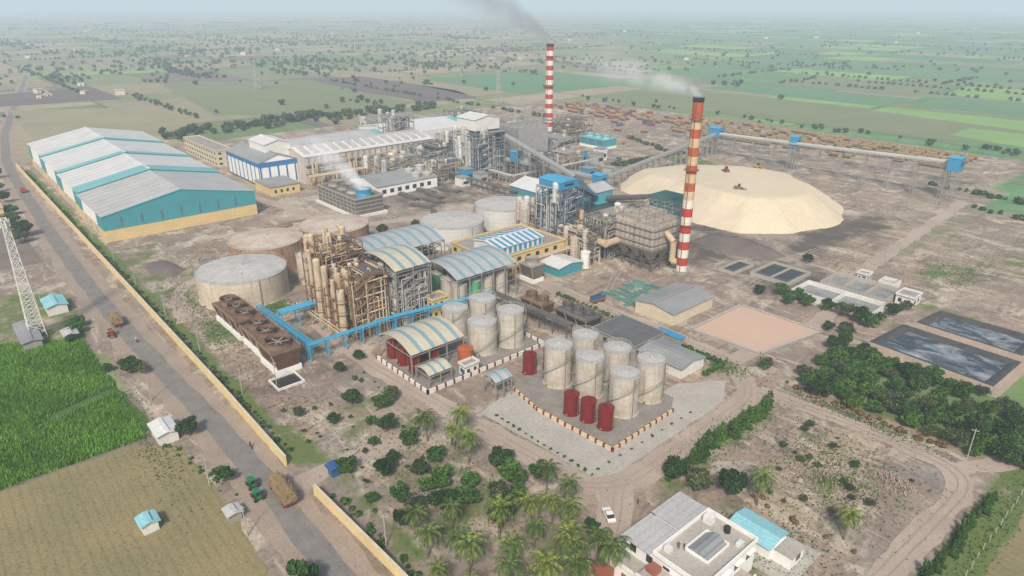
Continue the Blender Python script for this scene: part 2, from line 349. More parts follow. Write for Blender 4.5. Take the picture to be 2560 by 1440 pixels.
grn=ramp(nt,v,[(0,(.13,.26,.12)),(.2,(.19,.25,.13)),(.38,(.10,.24,.10)),(.5,(.28,.27,.18)),(.6,(.12,.22,.11)),(.8,(.23,.39,.13)),(.92,(.15,.23,.12))],'CONSTANT')
n1=noise(nt,pos,.012,5); n2=noise(nt,pos,.09,6,.65); n3=noise(nt,pos,.6,5,.7); n4=noise(nt,pos,.003,3)
fl=mixc(nt,ramp(nt,math_(nt,'ADD',at.outputs['Alpha'],math_(nt,'MULTIPLY',math_(nt,'SUBTRACT',n4,.5),1.2)),[(.3,0.0),(.6,1.0)]),tan,grn)
fl=mixc(nt,math_(nt,'MULTIPLY',b1.outputs['Fac'],.6),fl,(.10,.13,.07)); fl=mixc(nt,math_(nt,'MULTIPLY',b2.outputs['Fac'],.3),fl,(.12,.15,.08))
fl=mixc(nt,1.0,fl,ramp(nt,n2,[(.3,.8),(.7,1.12)]),'MULTIPLY'); fl=mixc(nt,1.0,fl,ramp(nt,n1,[(.3,.88),(.7,1.1)]),'MULTIPLY')
dc=ramp(nt,noise(nt,pos,.014,6,.6,None,.8),[(.3,(.44,.355,.265)),(.45,(.36,.285,.22)),(.55,(.28,.225,.19)),(.7,(.43,.36,.275))])
dc=mixc(nt,ramp(nt,n2,[(.42,0.0),(.66,.9)]),dc,(.215,.17,.14)); dc=mixc(nt,ramp(nt,noise(nt,pos,.05,7,.7,None,1.5),[(.51,0.0),(.62,.95)]),dc,(.52,.455,.365))
dc=mixc(nt,ramp(nt,noise(nt,pos,.12,6,.7,(1,.18,1),2.5),[(.53,0.0),(.62,.65)]),dc,(.17,.135,.115)); dc=mixc(nt,ramp(nt,noise(nt,pos,.12,6,.7,(.18,1,1),2.0),[(.55,0.0),(.63,.7)]),dc,(.54,.465,.37))
dc=mixc(nt,ramp(nt,noise(nt,pos,.3,6,.75,None,.6),[(.57,0.0),(.65,.6)]),dc,(.14,.14,.075)); dc=mixc(nt,ramp(nt,noise(nt,pos,.025,5,.6,None,1.0),[(.56,0.0),(.68,.6)]),dc,(.24,.225,.215))
dc=mixc(nt,1.0,dc,ramp(nt,n3,[(.3,.70),(.7,1.15)]),'MULTIPLY')
def brk(s,amt=.9,lo=.35,hi=.55): return ramp(nt,math_(nt,'ADD',s,math_(nt,'MULTIPLY',math_(nt,'SUBTRACT',n2,.5),amt)),[(lo,0.0),(hi,1.0)])
gc=mixc(nt,n3,(.065,.11,.03),(.18,.22,.08)); dc=mixc(nt,brk(sp.outputs[1],1.5,.40,.66),dc,gc)
dc=mixc(nt,math_(nt,'MULTIPLY',brk(sp.outputs[2],1.5,.3,.75),.85),dc,(.085,.077,.072))
L(nt,mixc(nt,brk(sp.outputs[0],.5,.4,.6),fl,dc),b.inputs['Base Color'])
me.materials.append(m); g=obj('ground',me); g['kind']='structure'
# ------------------------------------------------------------------ roads / sheets
rp=[(-1500,190),(-900,90),(-700,58),(-583,45),(-510,41),(-441,39.5),(-370,37.5),(-293,36.5),(-237,37),(-199,38.5),(-163,40),(-140,40.5),(-119,40),(-98,39.5),(-60,39),(-10,39)]
strip('road_shoulder',rp,12.5,.02,'shoulder',.9); strip('road',rp,5.4,.05,'asphalt',.3)
Z1=.03
roads=[(6,[(-126,44),(-126,60),(-124,78),(-121,88)]),(5,[(-330,140),(-300,135),(-262,60),(-230,54)]),(6.5,[(-200,88),(-168,86),(-121,90),(-84,94)]),(7,[(-84,93),(-77,99),(-77.5,130),(-79,158),(-94,169.5),(-130,169.5),(-200,169),(-215,150)]),(7,[(-77,99),(-69,88),(-62,74),(-50,60),(-35,50)]),(5.5,[(-79,160),(-58,163.5),(-30,164),(-26,160),(-28,117),(-30,60)]),(5.5,[(-30,163),(-23,175),(-20,195),(-18,240)]),(6,[(-94,169),(-88,215),(-100,270),(-110,420)]),(7,[(-400,138),(-380,132),(-345,140),(-290,140),(-280,180),(-270,225)])]
for i,(w_,pts) in enumerate(roads): strip('dirt_road',pts,w_,Z1+.012*i,'dirt_road',.8,3.5)
V=[];F=[]
def trk(pts,z,w_=.55):
    global V,F
    for o in (-.9,.9):
        P=[]
        for i,p in enumerate(pts):
            a=pts[max(0,i-1)];b_=pts[min(len(pts)-1,i+1)]; dx,dy=b_[0]-a[0],b_[1]-a[1]; l=math.hypot(dx,dy) or 1; P.append((p[0]-dy/l*o,p[1]+dx/l*o))
        v_,f_=ribbon(P,w_,z,.14,3); n_=len(V); V+=v_; F+=[tuple(i+n_ for i in q) for q in f_]
for k_,(w_,pts) in enumerate(roads[2:6]): trk(pts,.15+.006*k_,.35)
for k in range(30):
    x,y=R.choice([(-130,310),(-110,300),(-95,330),(-120,280),(-170,265),(-125,390),(-100,370),(-150,430),(-220,230),(-300,150),(-285,215),(-310,90)]); x+=R.uniform(-15,15);y+=R.uniform(-15,15); a=R.uniform(0,6.28); P=[(x,y)]
    for j in range(R.randint(4,9)): a+=R.uniform(-.35,.35); x+=9*math.cos(a);y+=9*math.sin(a);P.append((x,y))
    if all(q[1]>125 or q[0]<-250 for q in P): trk(P,.012+.0002*k,.5)
me=bpy.data.meshes.new('dirt_track'); me.from_pydata(V,[],F); me.materials.append(M['tyre_track']); o=obj('dirt_track',me); o['kind']='structure'
sheet('pavement',[(-121,94.5),(-83,97.5),(-80.5,102),(-82,148),(-88,158),(-96,146),(-96,139),(-125,139),(-125,112)],.19,'paving',.25,3)
sheet('bund_floor',[(-127.5,110),(-112,107),(-87.5,108.5),(-88.5,133),(-92,139),(-127.5,139)],.22,'bund_floor')
sheet('bund_floor',[(-163,90),(-138.5,90),(-138.5,134),(-168,134)],.2,'bund_floor')
sheet('green_field',[(-262,-30),(-240,6),(-238,15),(-227,24),(-200,26),(-171,28),(-168,22),(-167,-35)],.06,'crop_soil',.7,3)
sheet('dry_field',[(-166,22),(-158,30),(-145,31),(-122,31),(-101,30),(-40,30),(-60,-40),(-166,-40)],.055,'stubble',.5,3)
sheet('dry_field',[(-15,100),(-15,260),(60,260),(60,100)],.05,'stubble',.5,3)
for m_,z_,pts in [('ploughed',.10,[(-937,440),(-937,520),(-700,520),(-625,492),(-640,430),(-760,425)]),('field_olive',.07,[(-686,224),(-1046,270),(-924,440),(-640,420),(-605,350)]),('ploughed',.10,[(-900,60),(-880,190),(-1050,190),(-1020,90)]),('field_tan',.08,[(-610,70),(-610,190),(-790,200),(-860,80)]),('field_green',.10,[(-520,770),(-505,860),(-300,860),(-290,770)]),('field_olive',.10,[(-495,880),(-495,1026),(-310,1030),(-310,880)]),('field_bright',.10,[(-290,730),(-290,770),(-100,770),(-100,700)]),('field_green',.10,[(-280,800),(-280,900),(-80,900),(-80,800)]),('field_bright',.10,[(-290,930),(-303,1049),(-100,1100),(-120,900)]),('field_bright',.10,[(-190,640),(-190,690),(-60,690),(-60,600)]),('field_olive',.06,[(-560,600),(-560,750),(-100,740),(-100,640),(-200,610)]),('field_green',.10,[(-560,880),(-700,880),(-700,1050),(-540,1050)]),('field_bright',.10,[(-1312,150),(-1225,337),(-1180,330),(-1240,150)]),('field_green',.10,[(-620,560),(-840,560),(-840,780),(-600,780)]),('field_tan',.10,[(-640,500),(-940,540),(-900,560),(-640,555)]),('field_green',.10,[(-290,1120),(-700,1120),(-700,1300),(-250,1350)]),('field_olive',.10,[(-60,560),(-90,480),(120,440),(120,600)])]:
    sheet('field',pts,z_,m_,1,14)
# ------------------------------------------------------------------ boundary wall, bunds
def wallrun(name,label,pts,h,t,m1,m2,cat='wall',pil=8,pm=None):
    mb=MB(); c=MB(); o=thing(name,label,cat)
    for a,b in zip(pts,pts[1:]):
        d=math.hypot(b[0]-a[0],b[1]-a[1]); ux,uy=(b[0]-a[0])/d,(b[1]-a[1])/d
        mb.beam((a[0],a[1],h/2),(b[0],b[1],h/2),t,h); c.beam((a[0],a[1],h+.06),(b[0],b[1],h+.06),t+.16,.12)
        for i in range(int(d/pil)+1):
            x,y=a[0]+ux*i*pil,a[1]+uy*i*pil
            if pm: part(o,'post',MB().beam((x,y,0),(x,y,h+.2),t+.26),pm)
            else: mb.beam((x,y,0),(x,y,h+.02),t+.22)
    part(o,'wall_panel',mb,m1); part(o,'coping',c,m2); return o
wallrun('boundary_wall','long yellow plastered boundary wall beside the road',[(-546,47),(-174,47),(-133.5,46.5)],2.7,.4,'boundary_yellow','cream')
wallrun('boundary_wall','yellow plastered boundary wall continuing past the gate',[(-119.5,47),(-88,48),(-40,48.5)],2.7,.4,'boundary_yellow','cream')
wallrun('bund_wall','low cream bund wall with red posts round tank farm',[(-128,109.5),(-112,106.5),(-87,108),(-88,133)],1.0,.3,'cream','yellow_wall',pil=2.5,pm='tank_red')
wallrun('bund_wall','low white bund wall with red posts round arched shed',[(-165,89.5),(-138,89.5),(-138,134),(-166,134)],1.2,.3,'white','white',pil=3,pm='tank_red')
# ------------------------------------------------------------------ tanks
def tank(x,y,r,h,ms,mr,label,name='storage_tank',cone=.12,stair=True,group=None):
    t=thing(name,label,'storage tank',(x,y,0),group=group)
    s=MB(); s.cyl(0,0,0,.25,r+.25,n=40); s.cyl(0,0,.25,h,r,n=40,cap=False)
    for k in range(1,int(h/1.9)+1): s.cyl(0,0,k*1.9-.03,k*1.9+.03,r+.02,n=40,cap=False)
    part(t,'shell',s,ms)
    f=MB(); f.cyl(0,0,h,h+.12,r+.1,n=40); f.cyl(0,0,h+.12,h+.12+r*cone*.95,r,r*.05,n=40); f.cyl(0,0,h+r*cone*.8,h+.5+r*cone,.35 if r<6 else .8,n=12)
    for i in range(12 if r>6 else 0):
        a=i*math.pi/6; f.beam((r*math.cos(a),r*math.sin(a),h+.16),(.8*math.cos(a),.8*math.sin(a),h+.16+r*cone*.93),.14,.08)
    f.cyl(r*.5,-r*.2,h+.1,h+r*cone*.7+.5,.3,n=8)
    part(t,'roof',f,mr)
    if stair:
        q=MB(); q.ring(0,0,h+1.1,r+.05,32,.08); q.ring(0,0,h+.6,r+.05,32,.05)
        for i in range(20): a=i*math.pi/10; q.beam(((r+.05)*math.cos(a),(r+.05)*math.sin(a),h),((r+.05)*math.cos(a),(r+.05)*math.sin(a),h+1.1),.06)
        part(t,'railing',q,'vessel_grey')
        q=MB(); n=int(h*3); a0=-2.6+R.uniform(-.5,.9); sp_=(h*1.3)/r
        for i in range(n):
            a=a0+sp_*i/n; b_=a0+sp_*(i+1)/n; z=h*i/n+.15
            q.beam(((r+.05)*math.cos(a),(r+.05)*math.sin(a),z),((r+.7)*math.cos(a),(r+.7)*math.sin(a),z),.2,.04)
            q.beam(((r+.7)*math.cos(a),(r+.7)*math.sin(a),z+1),((r+.7)*math.cos(b_),(r+.7)*math.sin(b_),z+1+h/n),.05); q.beam(((r+.7)*math.cos(a),(r+.7)*math.sin(a),z),((r+.7)*math.cos(b_),(r+.7)*math.sin(b_),z+h/n),.1)
        part(t,'stair',q,'steel_grey')
    part(t,'nozzle',MB().tube((r*.2,-r-.5,.6),(r*.2,-r+.3,.6),.25,8),'steel_rust'); part(t,'vent_pipe',MB().tube((r+.35,0,0),(r+.35,0,h),.1,6),'steel_rust')
    return t
gA='tall storage tanks in the tank farm'
for x,y,r,h in [(-119,121,3.9,12.2),(-118.6,131.5,3.8,11.9),(-109.3,123.5,3.9,11.4),(-108.5,133.9,3.9,10.9),(-97.1,123.6,3.9,11.6),(-97,134.3,3.8,11.8)]:
    t=tank(x,y,r,h,'tank_silver','tank_roof','tall silver storage tank with rust streaks and railing',group=gA); t.rotation_euler=(0,0,R.uniform(-.8,.8))
for x,y,r,h in [(-148.5,117.3,4.5,9.9),(-146.3,127,4.2,11.6),(-159.8,126.6,4.4,11.2),(-162.5,117.4,4.2,9.6)]:
    t=tank(x,y,r,h,'tank_silver','tank_roof','silver storage tank with spiral stair beside arched shed',group='silver storage tanks beside the arched shed'); t.rotation_euler=(0,0,R.uniform(-.8,.8))
for x,y in [(-105.4,112.6),(-100.3,113.6),(-95.1,114.5),(-128.6,119),(-126.2,125)]:
    tank(x,y,2.0,6,'tank_red','tank_red','small dark red cylindrical tank on bund floor','red_tank',.2,False,group='small dark red tanks')
tank(-144.2,107.5,2.3,5.7,'tank_orange','tank_orange','faded orange cylindrical tank beside arched shed','orange_tank',.15,False)
for x in (-163,-157,-151):
    for y in (94,101): tank(x,y,1.8,5.2,'tank_red','tank_red','dark red tank under arched shed roof','red_tank',.2,False,group='small dark red tanks')
tank(-241.2,78.8,15.8,10,'tank_cream','tank_roof','huge pale molasses tank with rusty streaks',cone=.1)
tank(-266,98.5,14.6,11,'tank_rusty','tank_rusty_roof','wide rusty orange storage tank with patched roof',cone=.1)
tank(-266,129,14.8,11,'tank_rusty','tank_rusty_roof','wide heavily rusted storage tank with pale roof',cone=.1)
tank(-237.5,104.5,5.8,10.5,'tank_cream','tank_rusty_roof','medium cream tank squeezed beside process frame',cone=.1)
tank(-240.5,174,14.3,9.5,'tank_white','tank_roof','wide whitish steel tank behind arched roofs',cone=.09)
tank(-245.5,209,14.3,9.5,'tank_white','tank_roof','wide whitish steel tank beside open yard',cone=.09)
tank(-337,254,4,7,'green_tank','green_tank','small bright green round tank near the mill',cone=.15)
tank(-177.5,194.5,2,6.5,'white','white','small white silo beside teal shed','silo',.3,False)
tank(-186,197,2,10,'esp','esp','slim rusty silo beside boiler','silo',.3,False)
# ------------------------------------------------------------------ chimneys
def chimney(x,y,h,r0,r1,nb,cols,label):
    t=thing('chimney',label,'chimney',(x,y,0)); s=MB()
    for i in range(nb):
        a,b_=i/nb,(i+1)/nb; s.m=cols(i,nb); s.cyl(0,0,h*a,h*b_,r0+(r1-r0)*a,r0+(r1-r0)*b_,n=32,cap=False)
    part(t,'shaft',s,['ch_red','ch_white','ch_orange','ch_fade'])
    s=MB(); s.cyl(0,0,h,h+1.0,r1+.12,n=32,cap=False); s.cyl(0,0,h-.3,h+.2,r1+.1,r1+.5,n=24); s.cyl(0,0,h+.9,h+1.3,r1+.3,n=32); part(t,'rim',s,'soot')
    s=MB(); s.cyl(0,0,0,1,r0+.9,n=24); part(t,'foundation',s,'concrete')
    for z in (h*.3,h*.62,h*.9):
        s=MB(); rr=r0+(r1-r0)*z/h; s.cyl(0,0,z,z+.12,rr+.9,n=24); s.ring(0,0,z+1.1,rr+.9,20,.07); part(t,'gallery',s,'steel_rust')
    s=MB(); s.beam((r0*.4,-r0-.25,0),(r1*.4,-r1-.25,h),.3,.12); part(t,'ladder',s,'steel_rust'); return t
chimney(-147.8,219,67,2.15,1.9,20,lambda i,n:((i+1)%2 if i<9 else (2 if i%2==0 or i>=n-1 else 3)),'red and white banded chimney, rusty orange upper half')
chimney(-364,353,72,3.0,2.5,22,lambda i,n:(i+1)%2,'tall red and white banded chimney beside sugar mill')
# ------------------------------------------------------------------ warehouses
def gable_bld(name,label,x0,x1,y0,y1,ze,zr,base=0,wall='white',roof='roof_white',basem='yellow_wall',band=None,axis='X',cat='warehouse',over=.5,lift=0):
    t=thing(name,label,cat,(x0,y0,0)); W=x1-x0; D=y1-y0; s=MB(); z0=base or lift
    if axis=='X': s.prismx([(0,z0),(D,z0),(D,ze),(D/2,zr),(0,ze)],0,W)
    else: s.prism([(0,z0),(W,z0),(W,ze),(W/2,zr),(0,ze)][::-1],0,D)
    part(t,'wall',s,wall)
    if base: part(t,'base_wall',MB().box(-.15,W+.15,-.15,D+.15,0,base),basem)
    s=MB(); e=over; th=.25
    def slab(a,b):
        if axis=='X':
            sl=(zr-ze)/(D/2)
            s.prismx([(-e,ze-e*sl+.06),(D/2,zr+.06),(D+e,ze-e*sl+.06),(D+e,ze-e*sl+.06+th),(D/2,zr+.06+th),(-e,ze-e*sl+.06+th)],a,b)
        else:
            sl=(zr-ze)/(W/2)
            s.prism([(-e,ze-e*sl+.06),(W/2,zr+.06),(W+e,ze-e*sl+.06),(W+e,ze-e*sl+.06+th),(W/2,zr+.06+th),(-e,ze-e*sl+.06+th)][::-1],a,b)
    n=W if axis=='X' else D
    if band: s.m=1; slab(n-band,n+e); s.m=0; slab(-e,n-band)
    else: slab(-e,n+e)
    part(t,'roof',s,[roof,'teal_roof'])
    s=MB()
    if axis=='X': s.box(0,W,D/2-.5,D/2+.5,zr+.2,zr+.55)
    else: s.box(W/2-.5,W/2+.5,0,D,zr+.2,zr+.55)
    part(t,'ridge_cap',s,roof)
    return t,W,D
xs=[-546,-494,-442,-391,-340]
for i in range(4):
    y0=[56,55.5,55,54.5][i]; ze=[14.6,13.7,12.8,11.8][i]
    t,W,D=gable_bld('warehouse',['large warehouse bay with teal trim and white roof','large warehouse bay with translucent roof sheets','large warehouse bay with teal band on roof','front warehouse bay with teal gable and yellow base'][i],xs[i],xs[i+1]-.1,y0,125-(.5*i),ze,ze+6.8,5.3,'white_clean','roof_white' if i<3 else 'roof_pale',band=[4,5,12,.6][i])
    s=MB(); s.prismx([(-.12,5.3),(D+.12,5.3),(D+.12,ze),(D/2,ze+6.75),(-.12,ze)],W-.3,W+.18); part(t,'gable_cladding',s,'teal')
    boxes(t,'side_cladding',[(-.1,8,-.22,-.02,5.3,ze-.2),(W-12,W-.4,-.22,-.02,5.3,ze-.2)],'teal')
    boxes(t,'door',[(W*.2+k*11,W*.2+k*11+5,-.3,-.05,.1,5) for k in range(3)],'roof_pale')
    s=MB()
    for k in range(1,8): s.prismx([(-.55,ze+.28),(D/2,ze+7.15),(D/2,ze+7.18),(-.55,ze+.33)],k*W/8-.1,k*W/8+.1); s.prismx([(D/2,ze+7.15),(D+.55,ze+.28),(D+.55,ze+.33),(D/2,ze+7.18)],k*W/8-.1,k*W/8+.1)
    part(t,'roof_seam',s,'roof_pale')
    if i==3: boxes(t,'window',[(W+.19,W+.34,D*(.1+.125*k),D*(.1+.125*k)+.8,6.6,10.6) for k in range(7)],'pane')
t,W,D=gable_bld('mill_building','white sugar mill hall with blue stripes and trim',-442,-391,147,170,14,18,0,'white_clean','roof_grey')
boxes(t,'blue_cladding',[(k*6.2,k*6.2+.9,-.2,-.02,1,11.5) for k in range(9)]+[(W+.02,W+.2,k*5.3+.1,k*5.3+1.0,1,11.5) for k in range(5)]+[(-.1,W+.3,-.25,-.02,11.5,14),(W+.02,W+.28,-.1,D+.1,11.5,14.2)],'blue')
part(t,'plinth',MB().box(-.1,W+.3,-.3,0,0,1),'concrete_dark')
gable_bld('rooftop_house','white rooftop structure on sugar mill',-426,-402,156,172,22,24,15,'white','roof_white','white',cat='mill building')
t=thing('annex','low yellow lean-to building by sugar mill','building',(-390,143,0)); part(t,'wall',MB().box(0,22,0,17,0,5),'yellow_wall'); part(t,'roof',MB().box(-.5,22.5,-.5,17.5,5.05,5.4),'roof_grey'); boxes(t,'window',[(22.02,22.1,2+k*3.5,3.3+k*3.5,1.5,3.2) for k in range(4)],'glass')
t,W,D=gable_bld('mill_hall','long stained mill hall with vented grey roof',-412,-381,170.3,262,16,19,0,'mill_wall','roof_white',axis='Y',cat='mill building')
s=MB()
for k in range(22): s.box(W+.05,W+.6,2+k*4.1,2.6+k*4.1,0,15.8)
s.box(W+.05,W+2.5,0,D,6,6.4); s.box(W+.05,W+2,0,D,11,11.3); part(t,'wall_frame',s,'steel_grey')
for k in range(14): part(t,'roof_vent',MB().prism([(W*.1,18.2),(W*.44,20.6),(W*.56,20.6),(W*.9,18.2),(W*.9,17),(W*.1,17)][::-1],2+k*6.4,5.0+k*6.4),'roof_pale')
s=MB(); r=random.Random(4)
for k in range(60):
    y=r.uniform(2,88); z=r.uniform(3,14); s.tube((W+r.uniform(.8,3),y,0),(W+r.uniform(.8,3),y,z),r.uniform(.2,.9),8)
for z in (4,7.5,9,12.5): s.tube((W+2.2,1,z),(W+2.2,90,z),.3,8)
part(t,'piping',s,'vessel')
for k in range(10): part(t,'panel',MB().box(W+.04,W+.3,5+k*8.6,9+k*8.6,1+(k%3)*4,5.5+(k%3)*4),['blue_light','white','ch_orange','vessel_grey'][k%4])
for (x0,x1,y0,y1,ze,lab,rf) in [(-470,-418,185,255,11,'grey roofed mill workshop hall','roof_pale'),(-480,-425,262,330,12,'white roofed mill boiling house','roof_white'),(-418,-384,268,330,13,'pale roofed mill processing hall','roof_pale'),(-400,-372,332,345,15,'white roofed hall near tall chimney','roof_white')]:
    t,W,D=gable_bld('mill_hall',lab,x0,x1,y0,y1,ze,ze+4,0,'white',rf,axis='Y',cat='mill building',band=6)
    boxes(t,'window',[(W+.03,W+.15,3+k*6,6+k*6,5,8) for k in range(int(D/6)-1)],'blue')
def flat_bld(name,label,x0,x1,y0,y1,h,wall='cream',floors=1,roof='concrete',cat='building',wx=4,par=.7,winm='glass'):
    t=thing(name,label,cat,(x0,y0,0)); W=x1-x0; D=y1-y0
    part(t,'wall',MB().box(0,W,0,D,0,h),wall); part(t,'roof',MB().box(-.25,W+.25,-.25,D+.25,h+.01,h+.25),roof)
    s=MB()
    for a in ((-.25,W+.25,-.25,0),(-.25,W+.25,D,D+.25),(-.25,0,.01,D-.01),(W,W+.25,.01,D-.01)): s.box(*a,h+.26,h+.25+par)
    part(t,'parapet',s,wall); fh=h/floors; l=[]
    for f in range(floors):
        l+=[(k*wx+wx*.3,k*wx+wx*.7,-.08,.02,f*fh+fh*.35,f*fh+fh*.75) for k in range(int(W/wx))]+[(W-.02,W+.08,k*wx+wx*.3,k*wx+wx*.7,f*fh+fh*.35,f*fh+fh*.75) for k in range(int(D/wx))]
    boxes(t,'window',l[:70],winm); part(t,'door',MB().box(W*.5,W*.5+1.2,-.12,.02,.02,2.2),'blue_paint'); return t
flat_bld('office_building','long three storey cream office building',-528,-463,147,158,10,'cream',3,wx=5)
flat_bld('guard_house','small yellow flat roofed house by warehouse',-556,-545,134,141,4.5,'yellow_wall',1)
flat_bld('shop','roadside building with yellow wall',-430,-412,10,25,6,'yellow_wall',1)
# ------------------------------------------------------------------ cooling towers
def fan(t,x,y,z,r,h,m):
    s=MB(); s.cyl(x,y,z,z+h*.5,r*1.08,r*.95,n=28,cap=False); s.cyl(x,y,z+h*.5,z+h,r*.95,r*1.02,n=28,cap=False); s.cyl(x,y,z+h-.1,z+h,r*1.06,n=28,cap=False)
    st=part(t,'fan_stack',s,m)
    s=MB(); s.cyl(x,y,z+h*.4,z+h*.6,r*.15,n=10)
    for k in range(6):
        a=k*math.pi/3+.2; s.beam((x,y,z+h*.5),(x+r*.88*math.cos(a),y+r*.88*math.sin(a),z+h*.5),r*.14,.06)
    part(t,'fan',s,'steel_grey',parent=st); part(t,'fan_well',MB().cyl(x,y,z+.02,z+.05,r*.94,n=24),'soot')  # fan well is a black disc painting the shaded hollow below the blades
t=thing('cooling_tower','concrete cooling tower with one blue fan stack','cooling tower',(-340,158,0))
part(t,'basin',MB().box(-1.5,41.5,-1.5,17.5,0,1.2),'white'); part(t,'body',MB().box(0,40,0,16,1.2,9),'concrete_dark')
s=MB(); s.box(-.4,40.4,-.4,0,9,10); s.box(-.4,40.4,16,16.4,9,10); s.box(-.4,0,0.01,15.99,9,10); s.box(40,40.4,.01,15.99,9,10)
for k in range(11): s.box(k*4-.1,k*4+.3,-.25,-.02,1.2,9)
for z in (3,5,7): s.box(0,40,-.18,-.01,z,z+.5); s.box(40.01,40.18,0,16,z,z+.5)
part(t,'wall_frame',s,'concrete')
for k in range(4): fan(t,5+k*10,8,9.02,3.9,2.4 if k<3 else 4,'concrete' if k<3 else 'blue_light')
t,_,_=gable_bld('workshop','long workshop with grey roof and white walls',-356,-326,186,226,6,9,0,'white_clean','roof_grey',axis='Y',cat='workshop')
boxes(t,'window',[(30.02,30.12,3+k*5,5.5+k*5,1.8,4) for k in range(7)],'glass')
for (x,y,l,a,lb,mt) in [(-316,200,16,0,'stack of dark steel pipes on ground','steel_dark'),(-308,212,14,0,'stack of dark steel pipes on ground','steel_dark'),(-312,225,14,.3,'stack of dark steel pipes on ground','steel_dark'),(-300,205,12,.1,'stack of dark steel pipes on ground','steel_dark'),(-305,133,12,.9,'heap of grey concrete pipes beside warehouse','concrete'),(-298,138,10,1.2,'heap of grey concrete pipes beside warehouse','concrete'),(-310,126,22,1.55,'row of rusty pipes on bare ground','steel_rust'),(-296,195,12,.4,'stack of dark steel pipes on ground','steel_dark'),(-320,214,12,.2,'stack of dark steel pipes on ground','steel_dark')]:
    s=MB()
    for k in range(8):
        r_=.45; s.tube((-l/2+R.uniform(-1,1),k%5*1.1-2,r_+(k//5)*.85),(l/2+R.uniform(-1,1),k%5*1.1-2+R.uniform(-.3,.3),r_+(k//5)*.85),r_,8)
    single('pipe_stack',lb,'pipes',s,mt,(x,y,0),a,group='stacked pipes')
for k in range(18):
    x=-151+(k%3)*5.4+R.uniform(-1.2,1.2); y=180+(k//3)*3.6+R.uniform(-.6,.6); s=MB()
    for j in range(4): s.tube((-2.8+R.uniform(-.8,.8),j*.6-1,.25+(j%2)*.2),(2.8+R.uniform(-.8,.8),j*.6-1+R.uniform(-.4,.4),.25+(j%2)*.3),.15,8)
    single('pipe_stack','bundle of green painted pipes on dirt','pipes',s,'green_pipe',(x,y,0),R.choice([0,0,1.5])+R.uniform(-.3,.3),group='green pipe bundles')
def slat_ct(x0,y0,n,label,cell=8.2,dep=9,h=6.5,sm='brown_slat',dm='brown_deck',bm='white_clean'):
    t=thing('cooling_tower',label,'cooling tower',(x0,y0,0)); W=n*cell
    part(t,'basin',MB().box(-.3,W+.3,.6,dep-.6,0,1.6),bm); part(t,'louvre',MB().frus(0,W,1.4,dep-1.4,1.6,0,W,0,dep,h-.3),sm); part(t,'deck',MB().box(-.15,W+.15,-.1,dep+.1,h-.3,h),dm)
    s=MB()
    for k in range(n+1): s.beam((k*cell,1.2,1.6),(k*cell,-.15,h),.2)
    for z in (.5,1): s.beam((0,-.05,h+z),(W,-.05,h+z),.06); s.beam((0,dep,h+z),(W,dep,h+z),.06)
    part(t,'railing',s,'vessel')
    for k in range(n): fan(t,cell*(k+.5),dep/2,h+.01,min(cell*.38,dep*.4),2.0,dm)
slat_ct(-225,62,3,'brown slatted cooling tower with three fans',cell=7.0)
slat_ct(-202,62.4,2,'brown slatted cooling tower with two fans',cell=7.0,h=6.0)
slat_ct(-186,61.5,1,'brown slatted cooling tower cell with fan',cell=11,h=6.8)
slat_ct(-163,146,2,'small rusty cooling tower with twin fans',cell=5.5,dep=6,h=5,bm='concrete')
slat_ct(-149,149,3,'black slatted cooling tower beside road',cell=4.8,dep=8,h=4.5,sm='black_slat',dm='steel_dark',bm='concrete')
slat_ct(-185,165,1,'small dark cooling tower on white basin',cell=7,dep=7,h=7,sm='concrete_dark',dm='concrete')
slat_ct(-358,380,3,'pale teal cooling tower beside mill yard',cell=8,dep=15,h=7,sm='teal',dm='teal_roof')
t=thing('sump','small black water sump beside cooling tower','sump',(-173.5,59,0)); s=MB(); s.box(0,7,0,.4,0,.7); s.box(0,7,7.6,8,0,.7); s.box(0,.4,.41,7.59,0,.7); s.box(6.6,7,.41,7.59,0,.7); part(t,'rim',s,'white'); part(t,'liquid',MB().box(.41,6.59,.41,7.59,.02,.25),'soot')
